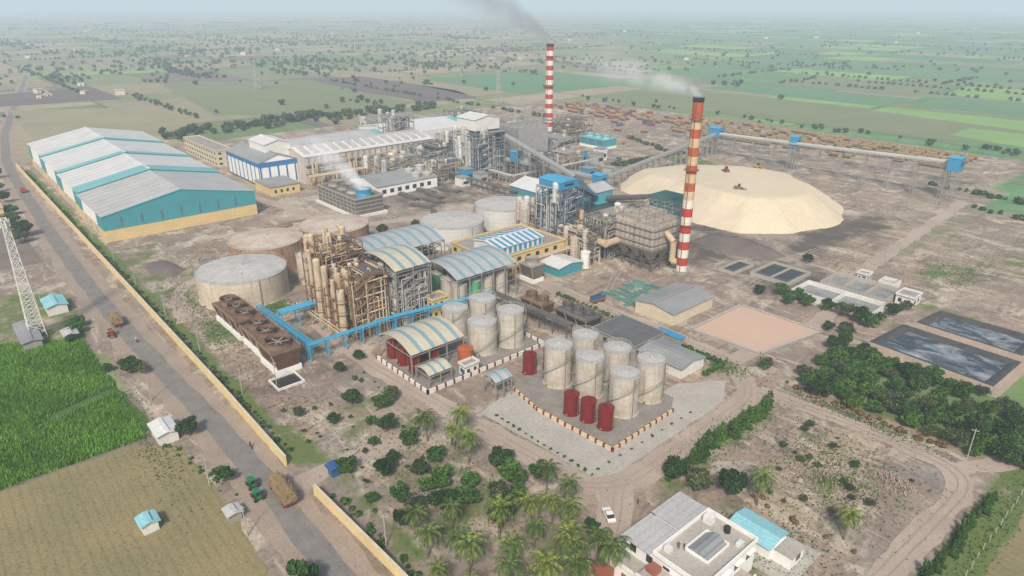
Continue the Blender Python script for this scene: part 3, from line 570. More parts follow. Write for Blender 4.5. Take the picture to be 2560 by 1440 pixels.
# ------------------------------------------------------------------ process structures
def vessel(s,x,y,z0,z1,r,n=14): s.cyl(x,y,z0,z1,r,n=n); s.dome(x,y,z1,r,r*.6,n,3); return s
def process(label,x0,x1,y0,y1,h,nx,ny,nz,fm,vm,nv,seed,rr=(.5,1.5),cat='process plant',name='process_structure',fl=.5,zmax=1.1,w=.34):
    t=thing(name,label,cat,(x0,y0,0)); W=x1-x0;D=y1-y0; r=random.Random(seed)
    part(t,'steel_frame',MB().frame(0,W,0,D,0,h,nx,ny,nz,w,.4,True,seed),fm)
    pm='steel_dark' if fm in('steel_rust','steel_dark') else 'steel_grey'
    for k in range(1,nz+1):
        a=r.choice([0,0,W/nx]); b_=r.choice([W,W-W/nx,W-W/nx]); c_=r.choice([0,D*.35,D*.5]) if k<nz else D*.4; part(t,'platform',MB().box(a+.05,b_-.05,c_+.05,D-.05,h*k/nz+.2,h*k/nz+.27),pm)
    for k in range(nv):
        x=r.uniform(1,W-1);y=r.uniform(1,D-1) if r.random()<.6 else r.uniform(-.3,2); ra=r.uniform(*rr); z0=r.choice([0,0,h*.3,h*.5]); z1=min(h*zmax,z0+r.uniform(4,h*.8)); z1=max(z1,z0+2)
        if k%5==0: z0=h*.8; z1=h*r.uniform(1.0,1.15)
        s=vessel(MB(),x,y,z0,z1,ra)
        for q in range(2): zz=z0+(z1-z0)*(q+1)/3; s.cyl(x,y,zz,zz+.15,ra*1.12,n=14)
        part(t,'vessel',s,vm if r.random()<.65 else r.choice(['vessel_grey','tank_white']))
    s=MB()
    for k in range(nv*5):
        z=r.uniform(2,h*1.06); x=r.uniform(0,W);y=r.uniform(-.9,D); z2=r.uniform(2,h); x2=r.uniform(0,W); ra=r.uniform(.1,.32)
        s.path([(x,y,0 if r.random()<.4 else z2),(x,y,z),(x2,y,z),(x2,y,z2),(x2,min(D,y+3),z2)],ra,6)
    for k in range(nv):
        x=W+r.uniform(.1,.9); y=r.uniform(0,D); z=r.uniform(2,h); y2=r.uniform(0,D); s.path([(x,y,0),(x,y,z),(x,y2,z),(x-2,y2,z)],r.uniform(.1,.3),6)
    part(t,'piping',s,vm)
    s=MB()
    for k in range(nz):
        z0=h*k/nz; s.beam((W+.6,1,z0),(W+.6,D*.6,z0+h/nz),.9,.15); s.beam((W+1,1,z0+1),(W+1,D*.6,z0+h/nz+1),.08)
    part(t,'stair',s,fm); return t
process('rusty steel distillation frame packed with vessels',-212,-197,90,105,26,3,3,7,'steel_rust','vessel',26,11,(.5,1.3))
process('rusty frame with tall distillation columns',-196.5,-181,91,104,20,4,3,6,'steel_rust','vessel',24,12,(.4,1.0))
t=thing('distillation_columns','cluster of tall cream distillation columns','process plant',(-203,89.5,0))
for k in range(9):
    x=k*2.5; h=[25,20,23,17,22,15,19,14,17][k]; part(t,'column',vessel(MB(),x,(k%2)*1.5-1,0,h,.75+.25*(k%3)),'vessel')
    s=MB()
    for z in (5,9,13): s.cyl(x,(k%2)*1.5-1,z,z+.12,1.7,n=12); s.ring(x,(k%2)*1.5-1,z+1.1,1.7,10,.06)
    s.path([(x+.5,-1.9,2),(x+.5,-1.9,12+k%3*3),(x+1.5,0,14+k%3*3)],.2,6); part(t,'gallery',s,'steel_rust')
def vault(x0,x1,y0,y1,ze,rise,label,m1='arch_grey',m2='arch_teal',pw=3,n=14,fm='steel_grey'):
    t=thing('arched_shed',label,'shed',(x0,y0,0)); W=x1-x0; D=y1-y0; s=MB()
    pr=[(W*i/n, ze+rise*math.sin(math.pi*(.12+.76*i/n))-rise*math.sin(math.pi*.12)) for i in range(n+1)]
    y=0;k=0
    while y<D-.01:
        w=pw if k%2==0 else pw*.45; e=min(D,y+w); s.m=k%2
        v=[(a,y,z) for a,z in pr]+[(a,e,z) for a,z in pr]+[(a,y,z-.18) for a,z in pr]+[(a,e,z-.18) for a,z in pr]; q=n+1
        s.add(v,[(i,i+1,q+i+1,q+i) for i in range(n)]+[(2*q+i,3*q+i,3*q+i+1,2*q+i+1) for i in range(n)]+[(i,2*q+i,2*q+i+1,i+1) for i in range(n)]+[(q+i+1,3*q+i+1,3*q+i,q+i) for i in range(n)],False)
        y=e;k+=1
    part(t,'roof',s,[m1,m2])
    s=MB(); ny_=max(2,int(D/5))
    for j in range(ny_+1):
        yy=.2+(D-.4)*j/ny_
        for a in (.15,W-.15): s.beam((a,yy,0),(a,yy,ze),.3)
        for (a,z),(b_,z2) in zip(pr,pr[1:]): s.beam((a,yy,z-.35),(b_,yy,z2-.35),.14)
        s.beam((0,yy,ze-.8),(W,yy,ze-.8),.2)
        for i in range(0,n,2): s.beam((pr[i][0],yy,ze-.8),(pr[i+1][0],yy,pr[i+1][1]-.35),.1)
    for a in (.15,W-.15):
        s.beam((a,0,ze-.8),(a,D,ze-.8),.2); s.beam((a,0,ze*.5),(a,D,ze*.5),.16)
    part(t,'frame',s,fm); return t
vault(-196.5,-174,127,154,13,4.6,'arched grey and teal roof over open fermentation hall')
vault(-201,-178,105.5,119.5,20.5,4,'tall arched roof over distillery frame',m1='arch_cream')
vault(-223,-200,110,141,18,4.2,'arched roof with grey and cream sheets over distillery')
vault(-166,-148,91,110,7.5,4,'arched cream and teal roof over red tanks',m1='arch_cream')
vault(-147,-140,91.5,99.5,4.2,1.8,'small arched canopy with pale sheets',m1='arch_cream',pw=2)
vault(-128,-122.5,101,107,6,1.7,'small arched canopy on tall legs beside road',pw=2)
process('grey steel frame under arched roof with pipes',-200,-179,106,119,18,4,3,5,'steel_grey','vessel_grey',18,21,(.5,1.3),zmax=.95)
process('steel frame below rear arched roof with vessels',-222,-201,111,140,15.5,4,5,4,'steel_grey','vessel_grey',16,22,(.8,1.6),zmax=.95)
for i in range(3):
    for j in range(4): tank(-192+i*7,131+j*6.2,2.7,9.5,'tank_silver' if (i+j)%3 else 'green_tank','tank_roof','round fermentation vessel under arched roof','fermenter',.3,False,group='fermentation vessels under the arched roof')
flat_bld('control_building','yellow block with teal panels beside distillery',-181,-176,118,124.5,7,'yellow_wall',2,wx=2.5)
flat_bld('pump_office','small white office inside bund',-141.5,-138.6,103,108,3,'white',1,wx=2.4)
flat_bld('power_house','yellow flat roofed power house',-218,-190,157,195,8,'yellow_wall',2,'concrete',wx=5)
t,W,D=gable_bld('power_house_clerestory','raised white roof with blue striped clerestory',-208,-193,161,185,11.2,12.6,8.3,'white','roof_white','white',axis='Y',cat='power house')
boxes(t,'blue_stripe',[(W+.17,W+.3,k*2.7+.2,k*2.7+1.5,8.5,11) for k in range(9)],'blue_light')
for k in range(8): s=MB(); s.beam((-.5,1.5+k*3,11.52),(W/2,1.5+k*3,13),1.1,.1); s.beam((W/2,1.5+k*3,13),(W+.5,1.5+k*3,11.52),1.1,.1); part(t,'blue_stripe',s,'blue_light')
def rack(label,pts,h,m,nr=4,w=2.4,leg=6,r=.28,lm=None):
    t=thing('pipe_rack',label,'pipe rack'); q=MB()
    for a,b_ in zip(pts,pts[1:]):
        d=math.hypot(b_[0]-a[0],b_[1]-a[1]); ux,uy=(b_[0]-a[0])/d,(b_[1]-a[1])/d; px,py=-uy,ux
        for k in range(nr):
            o=(k/(nr-1)-.5)*w; part(t,'pipe',MB().tube((a[0]+px*o,a[1]+py*o,h+r+.15),(b_[0]+px*o,b_[1]+py*o,h+r+.15),r*R.uniform(.6,1.3),8),m)
        for k in range(int(d/leg)+1):
            x,y=a[0]+ux*k*leg,a[1]+uy*k*leg
            for o in (-w/2-.2,w/2+.2): q.beam((x+px*o,y+py*o,0),(x+px*o,y+py*o,h+.1),.25)
            q.beam((x-px*(w/2+.3),y-py*(w/2+.3),h),(x+px*(w/2+.3),y+py*(w/2+.3),h),.22)
            q.beam((x-px*(w/2),y-py*(w/2),h*.2),(x+px*(w/2),y+py*(w/2),h*.9),.12)
        for o in (-w/2-.2,w/2+.2): q.beam((a[0]+px*o,a[1]+py*o,h-.25),(b_[0]+px*o,b_[1]+py*o,h-.25),.18)
    part(t,'support_frame',q,lm or m); return t
rack('bright blue elevated pipe rack beside cooling towers',[(-217,74.5),(-178,75.5)],4.5,'pipe_blue',3,1.5,6,.2)
rack('bright blue pipe rack crossing the yard',[(-177,73.5),(-177.5,104),(-172,140)],5.2,'pipe_blue',3,1.5,6,.2)
rack('bright blue pipe rack feeding distillation frame',[(-203,76),(-203,90)],6.2,'pipe_blue',5,3)
rack('dark steel pipe rack with blue pipes',[(-172,141),(-135,143)],5,'steel_dark')
rack('rusty pipe rack along foot of distillery',[(-212,87),(-180,87)],3.5,'vessel',3)
rack('low dark conveyor trestle across mill yard',[(-350,241),(-272,241)],4.5,'steel_dark',5,3,5)
rack('pipe rack by mill front with pale pipes',[(-372,168),(-372,232)],6,'vessel',6,4,7,.4)
rack('rusty pipe rack beside power house',[(-188,157),(-188,200)],5,'vessel',4,2.5,6)
rack('pipe rack beside wide white tanks',[(-226,160),(-226,215)],4,'vessel_grey',4,2.5,6)
rack('low pale pipe rack crossing boiler yard',[(-325,262),(-300,262),(-300,330)],5,'vessel_grey',4,2.5,7)
# ------------------------------------------------------------------ boiler plant
process('steel boiler tower with open platforms',-213,-198,200,214,26,4,4,8,'steel_blue','vessel_grey',14,31,(.6,1.8),cat='boiler plant',name='boiler_tower',zmax=.95)
def chouse(x,y,z,a,b_,h,lab,legs=True):
    t=thing('conveyor_house',lab,'conveyor house',(x,y,0)); part(t,'wall',MB().box(-a/2,a/2,-b_/2,b_/2,z,z+h),'blue_light'); part(t,'roof',MB().prismx([(-b_/2-.3,z+h+.02),(0,z+h+1),(b_/2+.3,z+h+.02)],-a/2-.3,a/2+.3),'pipe_blue')
    if legs: part(t,'support_frame',MB().frame(-a/2+.3,a/2-.3,-b_/2+.3,b_/2-.3,0,z-.1,1,1,max(1,int(z/4)),.3,1,False),'steel_grey')
    part(t,'window',MB().box(a/2+.01,a/2+.08,-b_/4,b_/4,z+h*.4,z+h*.7),'glass')
chouse(-205.5,206,26.6,13,11,3.2,'blue conveyor head house on boiler tower',False)
t=thing('boiler','boiler house with stacked ducts and steel frame','boiler plant',(-198,204,0)); 
part(t,'steel_frame',MB().frame(0,20,0,26,0,15,5,5,4,.35,.6,True,5),'steel_dark'); boxes(t,'casing',[(2,12,2,16,3,13),(12.1,19,6,20,4,10),(3,9,17,25,2,14)],'esp')
s=MB(); s.tube((1,-1.5,10),(24,-1.5,9),1.5,12); s.tube((24,-1.5,9),(24,6,9),1.5,12); s.tube((2,-3.5,6),(20,-3.5,6),1.2,12); s.tube((15,8,14),(15,26,15),1.6,12); s.tube((5,4,13),(5,4,18),1,12); part(t,'duct',s,'duct')
for a in (8,15): part(t,'hopper',MB().frus(13,15,a,a+2,1,12,16.5,a-1,a+4,4),'steel_grey')
process('boiler auxiliary frame with ducts and fans',-198,-178,197,203.5,12,5,2,4,'steel_dark','esp',12,33,(.6,1.5),cat='boiler plant')
process('steel duct frame between boiler and dust collector',-190,-177,206,228,17,3,5,5,'steel_grey','esp',14,34,(.7,1.8),cat='boiler plant')
process('grey boiler block with stacked platforms behind tower',-226,-213.5,200,222,17,3,4,4,'steel_grey','esp',12,35,(.8,2.0),cat='boiler plant')
t=thing('dust_collector','rusty white dust collector raised on steel legs','dust collector',(-176,210,0))
part(t,'steel_frame',MB().frame(0,20,0,22,0,8,4,4,2,.4,.7,True,6),'steel_dark')
for i in range(3):
    for j in range(3): part(t,'hopper',MB().frus(i*6.6+2.6,i*6.6+4,j*7.2+3,j*7.2+4.4,3.5,i*6.6+.3,i*6.6+6.3,j*7.2+.4,j*7.2+7,8.2),'esp')
boxes(t,'casing',[(.2,9.7,.2,21.8,8.2,19.5),(10.3,19.8,.2,21.8,8.2,18)],'esp')
s=MB().frame(0,20,0,22,19.6,22.6,5,4,1,.2,.6,True,8)
for k in range(8): s.box(19.85,20.1,k*2.8+.6,k*2.8+.9,8.2,18); s.box(k*2.5+.5,k*2.5+.8,-.1,.15,8.2,18)
for z in (11,14,17): s.box(19.82,20.6,0,22,z,z+.15); s.box(0,20,-.7,.1,z,z+.15); s.beam((20.6,0,z+1.1),(20.6,22,z+1.1),.08); s.beam((0,-.7,z+1.1),(20,-.7,z+1.1),.08)
part(t,'stiffener',s,'steel_grey')
s=MB(); s.tube((20,8,15),(24,8,12),1.3,12); s.tube((24,8,12),(24,8,4),1.3,12); s.tube((24,8,4),(27,9,4),1.3,12); part(t,'duct',s,'duct')
t=thing('fuel_bunker','dark green fuel bunker tower beside bagasse heap','bunker',(-187,246,0)); part(t,'body',MB().box(0,11,0,12,5,19),'dark_teal'); part(t,'support_frame',MB().frame(0,11,0,12,0,5,2,2,1,.4,.6,False),'steel_dark'); part(t,'roof',MB().box(-.3,11.3,-.3,12.3,19.05,19.5),'dark_teal')
t=thing('transfer_house','dark teal transfer house between conveyors','conveyor house',(-224,238,0)); part(t,'wall',MB().box(0,13,0,14,0,11),'dark_teal'); part(t,'roof',MB().prism([(-.4,11.02),(6.5,13),(13.4,11.02)][::-1],-.4,14.4),'teal')
t=thing('duct_bridge','steel duct bridge between boiler and collector','duct',(-186,214,0)); s=MB(); s.tube((0,4,12),(11,4,14),1.7,12); s.tube((0,10,9),(10,12,12),1.4,12); part(t,'duct',s,'duct'); [part(t,'leg',MB().beam((k*3,4,0),(k*3,4,11),.3),'steel_dark') for k in range(4)]
gable_bld('store','white roofed store with teal walls',-279,-249,242,264,7,10,0,'teal','roof_white',band=5,cat='store')
gable_bld('store','teal walled store beside boiler yard',-248,-234,250,276,8,10.5,0,'teal','roof_pale',axis='Y',cat='store')
gable_bld('pump_shed','small teal shed with pale roof',-187,-176,178,191,3.6,4.6,0,'teal','roof_white',cat='shed')
gable_bld('store_shed','corrugated shed with brown striped roof',-136,-120,176,199,4.2,5.4,0,'cream','roof_grey',axis='Y',cat='shed')
flat_bld('utility_building','low building with dark grey roof',-131,-113.5,148,163,4,'concrete',1,'roof_dark',par=.2)
gable_bld('utility_shed','low white shed with grey sheet roof',-112.5,-97,149,160,3.2,4.2,0,'white','roof_grey',cat='shed')
t=thing('lean_to','blue roofed lean-to beside utility building','shed',(-118,163.5,0)); part(t,'roof',MB().box(0,10,0,3,3.4,3.6),'blue_light'); part(t,'wall',MB().box(.3,9.7,.3,2.7,0,3.38),'concrete')
process('blue grey mill boiler structure with open steel levels',-345,-322,252,277,27,5,5,7,'steel_blue','vessel_grey',24,41,(.8,2.4),cat='boiler plant',name='boiler_structure')
t=thing('boiler_furnace','grey boiler furnace casing inside steel structure','boiler plant',(-340,257,0)); boxes(t,'casing',[(2,9,2,9,4,24),(10,15,3,14,8,20)],'esp_grey'); s=MB(); s.tube((12,2,22),(18,2,14),1.2,10); s.tube((5,12,25),(5,22,14),1.4,10); part(t,'duct',s,'vessel_grey')
gable_bld('boiler_top_house','white boiler house on top of steel tower',-345,-327,256,275,35,37,0,'white','roof_white',cat='boiler house',lift=28.4)
t=thing('dust_collector','large grey dust collector beside tall chimney','dust collector',(-350,290,0)); part(t,'casing',MB().box(0,24,0,26,9,26),'esp_grey'); part(t,'steel_frame',MB().frame(0,24,0,26,0,9,4,4,2,.4,.6,False,3),'steel_dark'); part(t,'roof_frame',MB().frame(0,24,0,26,26,29,5,5,1,.25,.6,True,9),'steel_grey')
s=MB(); s.tube((4,27,15),(-8,50,14),2,12); s.tube((-8,50,14),(-14,60,10),2,12); s.tube((20,27,16),(5,50,12),1.8,12); part(t,'duct',s,'esp_grey')
for a in [('steel process frame crowded with evaporator vessels',-378,-350,236,262,15,5,4,4,'steel_dark','vessel_grey',24,42,(.8,2.4)),('steel evaporator frame with tall pipes',-348,-334,232,250,11,3,3,3,'steel_blue','vessel',14,43,(.6,1.6)),('dense pipework frame beside mill hall',-380,-352,264,288,19,5,4,5,'steel_dark','vessel_grey',22,44,(.8,2.2)),('open steel frame with ducts near tall chimney',-352,-328,320,345,14,4,4,3,'steel_grey','vessel_grey',16,45,(.8,2)),('rusty steel plant behind tall chimney',-395,-365,365,400,12,5,5,3,'steel_rust','vessel_grey',18,46,(.8,2)),('tall crystalliser frame behind mill roofs',-430,-412,250,268,27,3,3,6,'steel_grey','vessel_grey',10,47,(.8,2)),('grey steel frame beside mill roofs',-500,-480,270,300,16,3,4,4,'steel_grey','vessel_grey',10,48,(.8,2)),('steel fan frame with ducts by boiler',-320,-304,280,300,12,3,3,3,'steel_dark','vessel_grey',12,49,(.8,2)),('grey piping structure behind boiler',-322,-302,305,325,10,4,4,3,'steel_grey','vessel',12,50,(.6,1.8)),('tall pale clarifier frame beside mill',-372,-350,205,232,13,4,4,4,'steel_grey','vessel',16,51,(.8,2.2)),('rusty yard gantry beside trailer park',-420,-390,405,430,11,4,3,2,'steel_rust','esp',8,52,(.6,1.5)),('steel frame with conveyors behind mill roofs',-470,-440,335,352,18,4,3,4,'steel_dark','vessel_grey',12,53,(.8,2)),('rusty cane feeding gantry behind boiler',-400,-360,300,328,16,5,4,4,'steel_rust','vessel_grey',14,54,(.8,2))]:
    process(*a)
for i in range(6):
    tank(-346+(i%3)*7.5,215+(i//3)*7.5,2.8,[8,10,9,7,11,8][i],'vessel_grey','tank_roof','grey clarifier vessel in front of mill','clarifier',.3,False,group='clarifier vessels')
for i,(x,y,h) in enumerate([(-328,243,8),(-320,248,6),(-322,236,5),(-316,330,9),(-310,340,7),(-316,350,8),(-290,310,5),(-285,325,4),(-420,440,6),(-440,420,7)]):
    s=MB(); s.box(0,7,0,6,0,h); s.m=1; s.box(-.3,7.3,-.3,6.3,h+.02,h+.3); s.m=2; s.box(7.02,7.1,1,5,h*.3,h*.6)
    single('equipment_house','small blue and grey equipment house in mill yard','building',s,[['blue_light','vessel_grey','white'][i%3],'roof_grey','glass'],(x,y,0),group='equipment houses')
# ------------------------------------------------------------------ conveyors
def conveyor(label,p,q,w=3,h=2.2,leg=12,gm='roof_grey',lm='steel_grey'):
    t=thing('conveyor',label,'conveyor'); p=Vector(p);q=Vector(q); d=q-p; hd=Vector((d.x,d.y,0)); l=hd.length; hd.normalize(); pr=Vector((-hd.y,hd.x,0)); s=MB()
    prof=[(-w/2,0),(-w/2,h*.5),(-w*.3,h*.85),(0,h),(w*.3,h*.85),(w/2,h*.5),(w/2,0)]
    v=[p+pr*a+Vector((0,0,z)) for a,z in prof]+[q+pr*a+Vector((0,0,z)) for a,z in prof]; n=len(prof)
    s.add(v,[(i,(i+1)%n,n+(i+1)%n,n+i) for i in range(n)]+[tuple(range(n))[::-1],tuple(range(n,2*n))])
    part(t,'gallery',s,gm); s=MB(); m_=int(l/3)
    for o in (-w/2-.15,w/2+.15):
        a=p+pr*o;b_=q+pr*o; s.beam(a-Vector((0,0,.1)),b_-Vector((0,0,.1)),.25); s.beam(a-Vector((0,0,1.6)),b_-Vector((0,0,1.6)),.25)
        for i in range(m_):
            u=a.lerp(b_,i/m_); u2=a.lerp(b_,(i+1)/m_); s.beam(u-Vector((0,0,.1 if i%2 else 1.6)),u2-Vector((0,0,1.6 if i%2 else .1)),.14)
        for z in (.6,1.1): s.beam(a+pr*(.8 if o>0 else -.8)+Vector((0,0,z)),b_+pr*(.8 if o>0 else -.8)+Vector((0,0,z)),.07)
    part(t,'truss',s,lm); nl=max(1,int(l/leg))
    for i in range(nl+1):
        s=MB(); c=p.lerp(q,i/nl)
        for o in (-w/2-.3,w/2+.3):
            for e in (-1,1): s.beam((c+pr*o*1.25+hd*e*.9).to_tuple()[:2]+(0,),c+pr*o+hd*e*.4-Vector((0,0,1.6)),.3)
        z=2.5
        while z<c.z-3:
            a=c+pr*(w/2+.4);b_=c-pr*(w/2+.4); s.beam((a.x,a.y,z),(b_.x,b_.y,z),.16); s.beam((a.x,a.y,z),(b_.x,b_.y,min(z+3,c.z-2)),.14); z+=3.2
        part(t,'trestle',s,lm)
    return t
conveyor('inclined conveyor gallery down from mill boiler',(-334,277,26),(-258,272,10))
conveyor('low conveyor between mill and transfer house',(-322,276,9),(-254,289,7))
conveyor('long conveyor trestle rising beside bagasse heap',(-254,290,7),(-272,428,13.5),3,2.2,7,'steel_grey','concrete')
conveyor('elevated conveyor gallery on tall trestles',(-272,429,14),(-195,425,16.5),2.1,1.7,13,'roof_pale','concrete')
conveyor('elevated rusty conveyor gallery on tall trestles',(-195,425,16.5),(-122,421,19.5),2.1,1.7,13,'roof_pale','concrete')
conveyor('conveyor feeding the boiler tower',(-200,212,26),(-216,242,13),2.6,2,12,'blue_light','steel_dark')
conveyor('dark conveyor from bunker to transfer house',(-212,246,12),(-186,252,17),2.6,2,10,'steel_dark','steel_dark')
conveyor('dark conveyor from store toward bagasse heap',(-258,272,10),(-222,246,12),2.6,2,10,'steel_dark','steel_dark')
chouse(-273,430,12,8,8,6.5,'blue conveyor head house at the corner'); chouse(-118,421,16,6,8,7,'blue conveyor house at trestle end'); chouse(-213,428,13.5,5,6,7,'blue conveyor drive house mid span')
chouse(-255,289,5,6,7,5,'small blue transfer house on conveyor'); chouse(-334,279,21,5,5,5,'blue conveyor house beside mill boiler'); chouse(-313,276,10,5,5,6,'blue conveyor house below gallery')
# ------------------------------------------------------------------ heaps
def heap(label,poly,slope,topf,name,m_,st=2.0,wob=1.0):
    def sdist(x,y):
        d=1e9;ins=False;n=len(poly)
        for i in range(n):
            a=poly[i];b_=poly[(i+1)%n]; ax,ay=b_[0]-a[0],b_[1]-a[1]; t=max(0,min(1,((x-a[0])*ax+(y-a[1])*ay)/(ax*ax+ay*ay))); d=min(d,math.hypot(x-a[0]-t*ax,y-a[1]-t*ay))
            if (a[1]>y)!=(b_[1]>y) and x<(b_[0]-a[0])*(y-a[1])/(b_[1]-a[1])+a[0]: ins=not ins
        return d if ins else -d
    X0=min(p[0] for p in poly)-6;X1=max(p[0] for p in poly)+6;Y0=min(p[1] for p in poly)-6;Y1=max(p[1] for p in poly)+6; gxn=int((X1-X0)/st);gyn=int((Y1-Y0)/st);v=[]
    for i in range(gxn):
        for j in range(gyn):
            x=X0+(X1-X0)*i/(gxn-1); y=Y0+(Y1-Y0)*j/(gyn-1); d=sdist(x,y)+wob*(2.6*mn.noise(Vector((x*.05,y*.05,0)))+.7*mn.noise(Vector((x*.25,y*.25,3))))
            top=topf(x,y); z=d*slope; z=z if z<top-.8 else top-.8+.8*(1-math.exp(-(z-top+.8)/.8))
            v.append((x,y,max(z,-.5)+.15*mn.noise(Vector((x*.5,y*.5,9)))+.12*mn.noise(Vector((x*1.3,y*1.3,2)))))
    f=[(i*gyn+j,(i+1)*gyn+j,(i+1)*gyn+j+1,i*gyn+j+1) for i in range(gxn-1) for j in range(gyn-1)]
    s=MB(); s.add(v,f,True); single(name,label,'heap',s,m_)
heap('huge pale cream bagasse heap with flat top',[(-268,322),(-248,301),(-211,287),(-182,279),(-160,281),(-145,298),(-137,320),(-138,340),(-150,362),(-180,382),(-215,380),(-250,360)],.68,lambda x,y:12.2-4.5*max(0,(-x-200)/70)+.9*mn.noise(Vector((x*.03,y*.03,5))),'bagasse_heap','sand',1.4)
heap('low grey brown ash heap near bagasse',[(-170,255),(-150,250),(-132,256),(-130,268),(-150,274),(-168,268)],.45,lambda x,y:2.6+1.5*mn.noise(Vector((x*.12,y*.12,5))),'ash_heap','ash',1.3)
heap('small mound of grey soil beside warehouse',[(-300,60),(-285,58),(-275,64),(-282,70),(-298,68)],.4,lambda x,y:1.5,'soil_heap','ash',1.3)
# ------------------------------------------------------------------ ponds
pts=[(-114,178),(-90,180),(-85,209),(-114,208)]
sheet('water',pts,.24,'mud_water',.3,3); wallrun('pond_kerb','low concrete kerb round muddy brown pond',pts+[pts[0]],.5,.8,'concrete','paving',cat='pond edge')
def basin(label,x0,x1,y0,y1,h,wm,lm,div=0):
    t=thing('settling_basin',label,'basin',(x0,y0,0)); W=x1-x0;D=y1-y0; s=MB(); s.box(0,W,0,.6,0,h); s.box(0,W,D-.6,D,0,h); s.box(0,.6,.61,D-.61,0,h); s.box(W-.6,W,.61,D-.61,0,h)
    for k in range(div): x=W*(k+1)/(div+1); s.box(x-.25,x+.25,.61,D-.61,0,h-.1)
    part(t,'wall',s,wm); part(t,'liquid',MB().box(.61,W-.61,.61,D-.61,0,h*.45),lm)
    s=MB()
    for z in (.5,1): s.beam((0,.1,h+z),(W,.1,h+z),.06); s.beam((W-.1,0,h+z),(W-.1,D,h+z),.06)
    for k in range(int(W/3)): s.beam((k*3,.1,h),(k*3,.1,h+1),.06)
    part(t,'railing',s,'steel_grey')
basin('concrete aeration basin with foamy grey water',-107,-78,230,243,2.8,'white','grey_water',1); basin('long concrete settling basin with grey water',-104,-80,246,261,2.6,'paving','grey_water',2)
basin('dark settling basin with pale concrete rim',-128,-112,237,255,1.5,'paving','soot',1); basin('open black pit with concrete rim',-139,-132,232,247,1.2,'paving','soot'); basin('small white tank basin beside aeration plant',-90,-84,264,270,2.4,'white','grey_water')
flat_bld('blower_house','small white blower house beside aeration basins',-79,-73,252,259,3.2,'white',1,wx=3); flat_bld('blower_house','tiny white pump room between basins',-98,-94,264,268,2.6,'white',1,wx=2)
def lagoon(label,pts):
    t=thing('lagoon',label,'lagoon'); n=len(pts); c=(sum(p[0] for p in pts)/n,sum(p[1] for p in pts)/n)
    def off(z,e=0): return [(p[0]+e*(1 if p[0]>c[0] else -1),p[1]+e*(1 if p[1]>c[1] else -1),z) for p in pts]
    s=MB(); v=off(0,3.2)+off(2.0,1.2); s.add(v,[(i,(i+1)%n,n+(i+1)%n,n+i) for i in range(n)]); part(t,'earth_bank',s,'shoulder')
    s=MB(); v=off(2.0,1.19)+off(2.05,.2)+off(.8,-2.2); s.add(v,[(r_*n+i,r_*n+(i+1)%n,(r_+1)*n+(i+1)%n,(r_+1)*n+i) for r_ in range(2) for i in range(n)]); part(t,'liner_bank',s,'liner')
    s=MB(); s.add(off(1.1,-1.4),[tuple(range(n))]); part(t,'liquid',s,'black_water')
lagoon('black lined effluent lagoon with dark water',[(-69,211),(-37,209),(-36,229),(-67,230)]); lagoon('second black lined lagoon behind bank',[(-65,237),(-37,236),(-37,252),(-63,251)])
# ------------------------------------------------------------------ house
t=thing('house','white flat roofed house with skylight and terraces','house',(-62,83,0))
part(t,'wall',MB().box(0,17,0,17,0,6.6).box(-1.5,6,-4,-.01,0,3.4).box(6.5,13,-5,-.01,0,5).box(17.01,20,2,12,0,3.4).box(10,16.5,-9,-5.01,0,3.2),'white_clean')
s=MB(); s.box(6.2,17.2,-.2,17.2,6.62,6.85); s.box(-1.7,6.2,-4.2,-.25,3.42,3.6); s.box(6.4,13.1,-5.1,-.25,5.02,5.2); s.box(17.25,20.2,1.8,12.2,3.42,3.6); s.box(9.8,16.7,-9.2,-5.2,3.22,3.4); part(t,'roof',s,'paving')
boxes(t,'parapet',[(17,17.25,-.2,17.2,6.86,7.8),(6.2,16.99,17,17.25,6.86,7.8),(6.2,16.99,-.25,0,6.86,7.8),(-1.7,6,-4.3,-4.1,3.61,4.4),(6.4,13.1,-5.2,-5,5.21,5.9),(6.2,6.45,0.01,16.98,6.86,7.7),(20,20.25,1.8,12.2,3.61,4.4),(9.8,16.7,-9.3,-9.1,3.41,4.2)],'white_clean')
boxes(t,'sheet_roof',[(-.8,6.0,-.8,8.2,6.75,6.95),(-.8,6.0,8.4,17.6,7.05,7.25)],'roof_pale')
s=MB(); pr=[(4.5*i/8,6.9+1.3*math.sin(math.pi*i/8)) for i in range(9)]; s.prism([(a+9.5,z) for a,z in pr][::-1],5.5,12); part(t,'skylight',s,'skylight')
s=MB(); s.box(9.3,14.2,5.2,5.45,6.86,7.4); s.box(9.3,14.2,12.05,12.3,6.86,7.4); s.box(9.2,9.45,5.46,12.04,6.86,7.3); s.box(14.05,14.3,5.46,12.04,6.86,7.3)
part(t,'skylight_kerb',s,'white_clean')
for k in range(4):
    part(t,'window',MB().box(16.98,17.06,2+k*4,3.6+k*4,4.2,5.8),'glass'); part(t,'window',MB().box(1+k*3.8,2.4+k*3.8,-.08,.02,4.2+(1 if k>1 else 0),5.8),'glass')
    part(t,'sunshade',MB().box(17.02,17.8,1.6+k*4,4+k*4,5.95,6.1),'white_clean')
part(t,'door',MB().box(2.5,3.7,-4.1,-3.98,.02,2.2),'terracotta')
s=MB(); [s.box(13.2+k*.5,13.7+k*.5,-3,-1,0,3.2-k*.4) for k in range(8)]; part(t,'stair',s,'concrete')
boxes(t,'terrace_room',[(-2.5,1,-7,-4.35,.0,2.2),(7,9,-3,-1,5.3,6.4)],'terracotta')
boxes(t,'roof_vent',[(7,8.2,2,3.2,6.86,7.9),(15,16,13,14.5,6.86,7.7),(7.2,9,14,15.5,6.86,8.4)],'white')
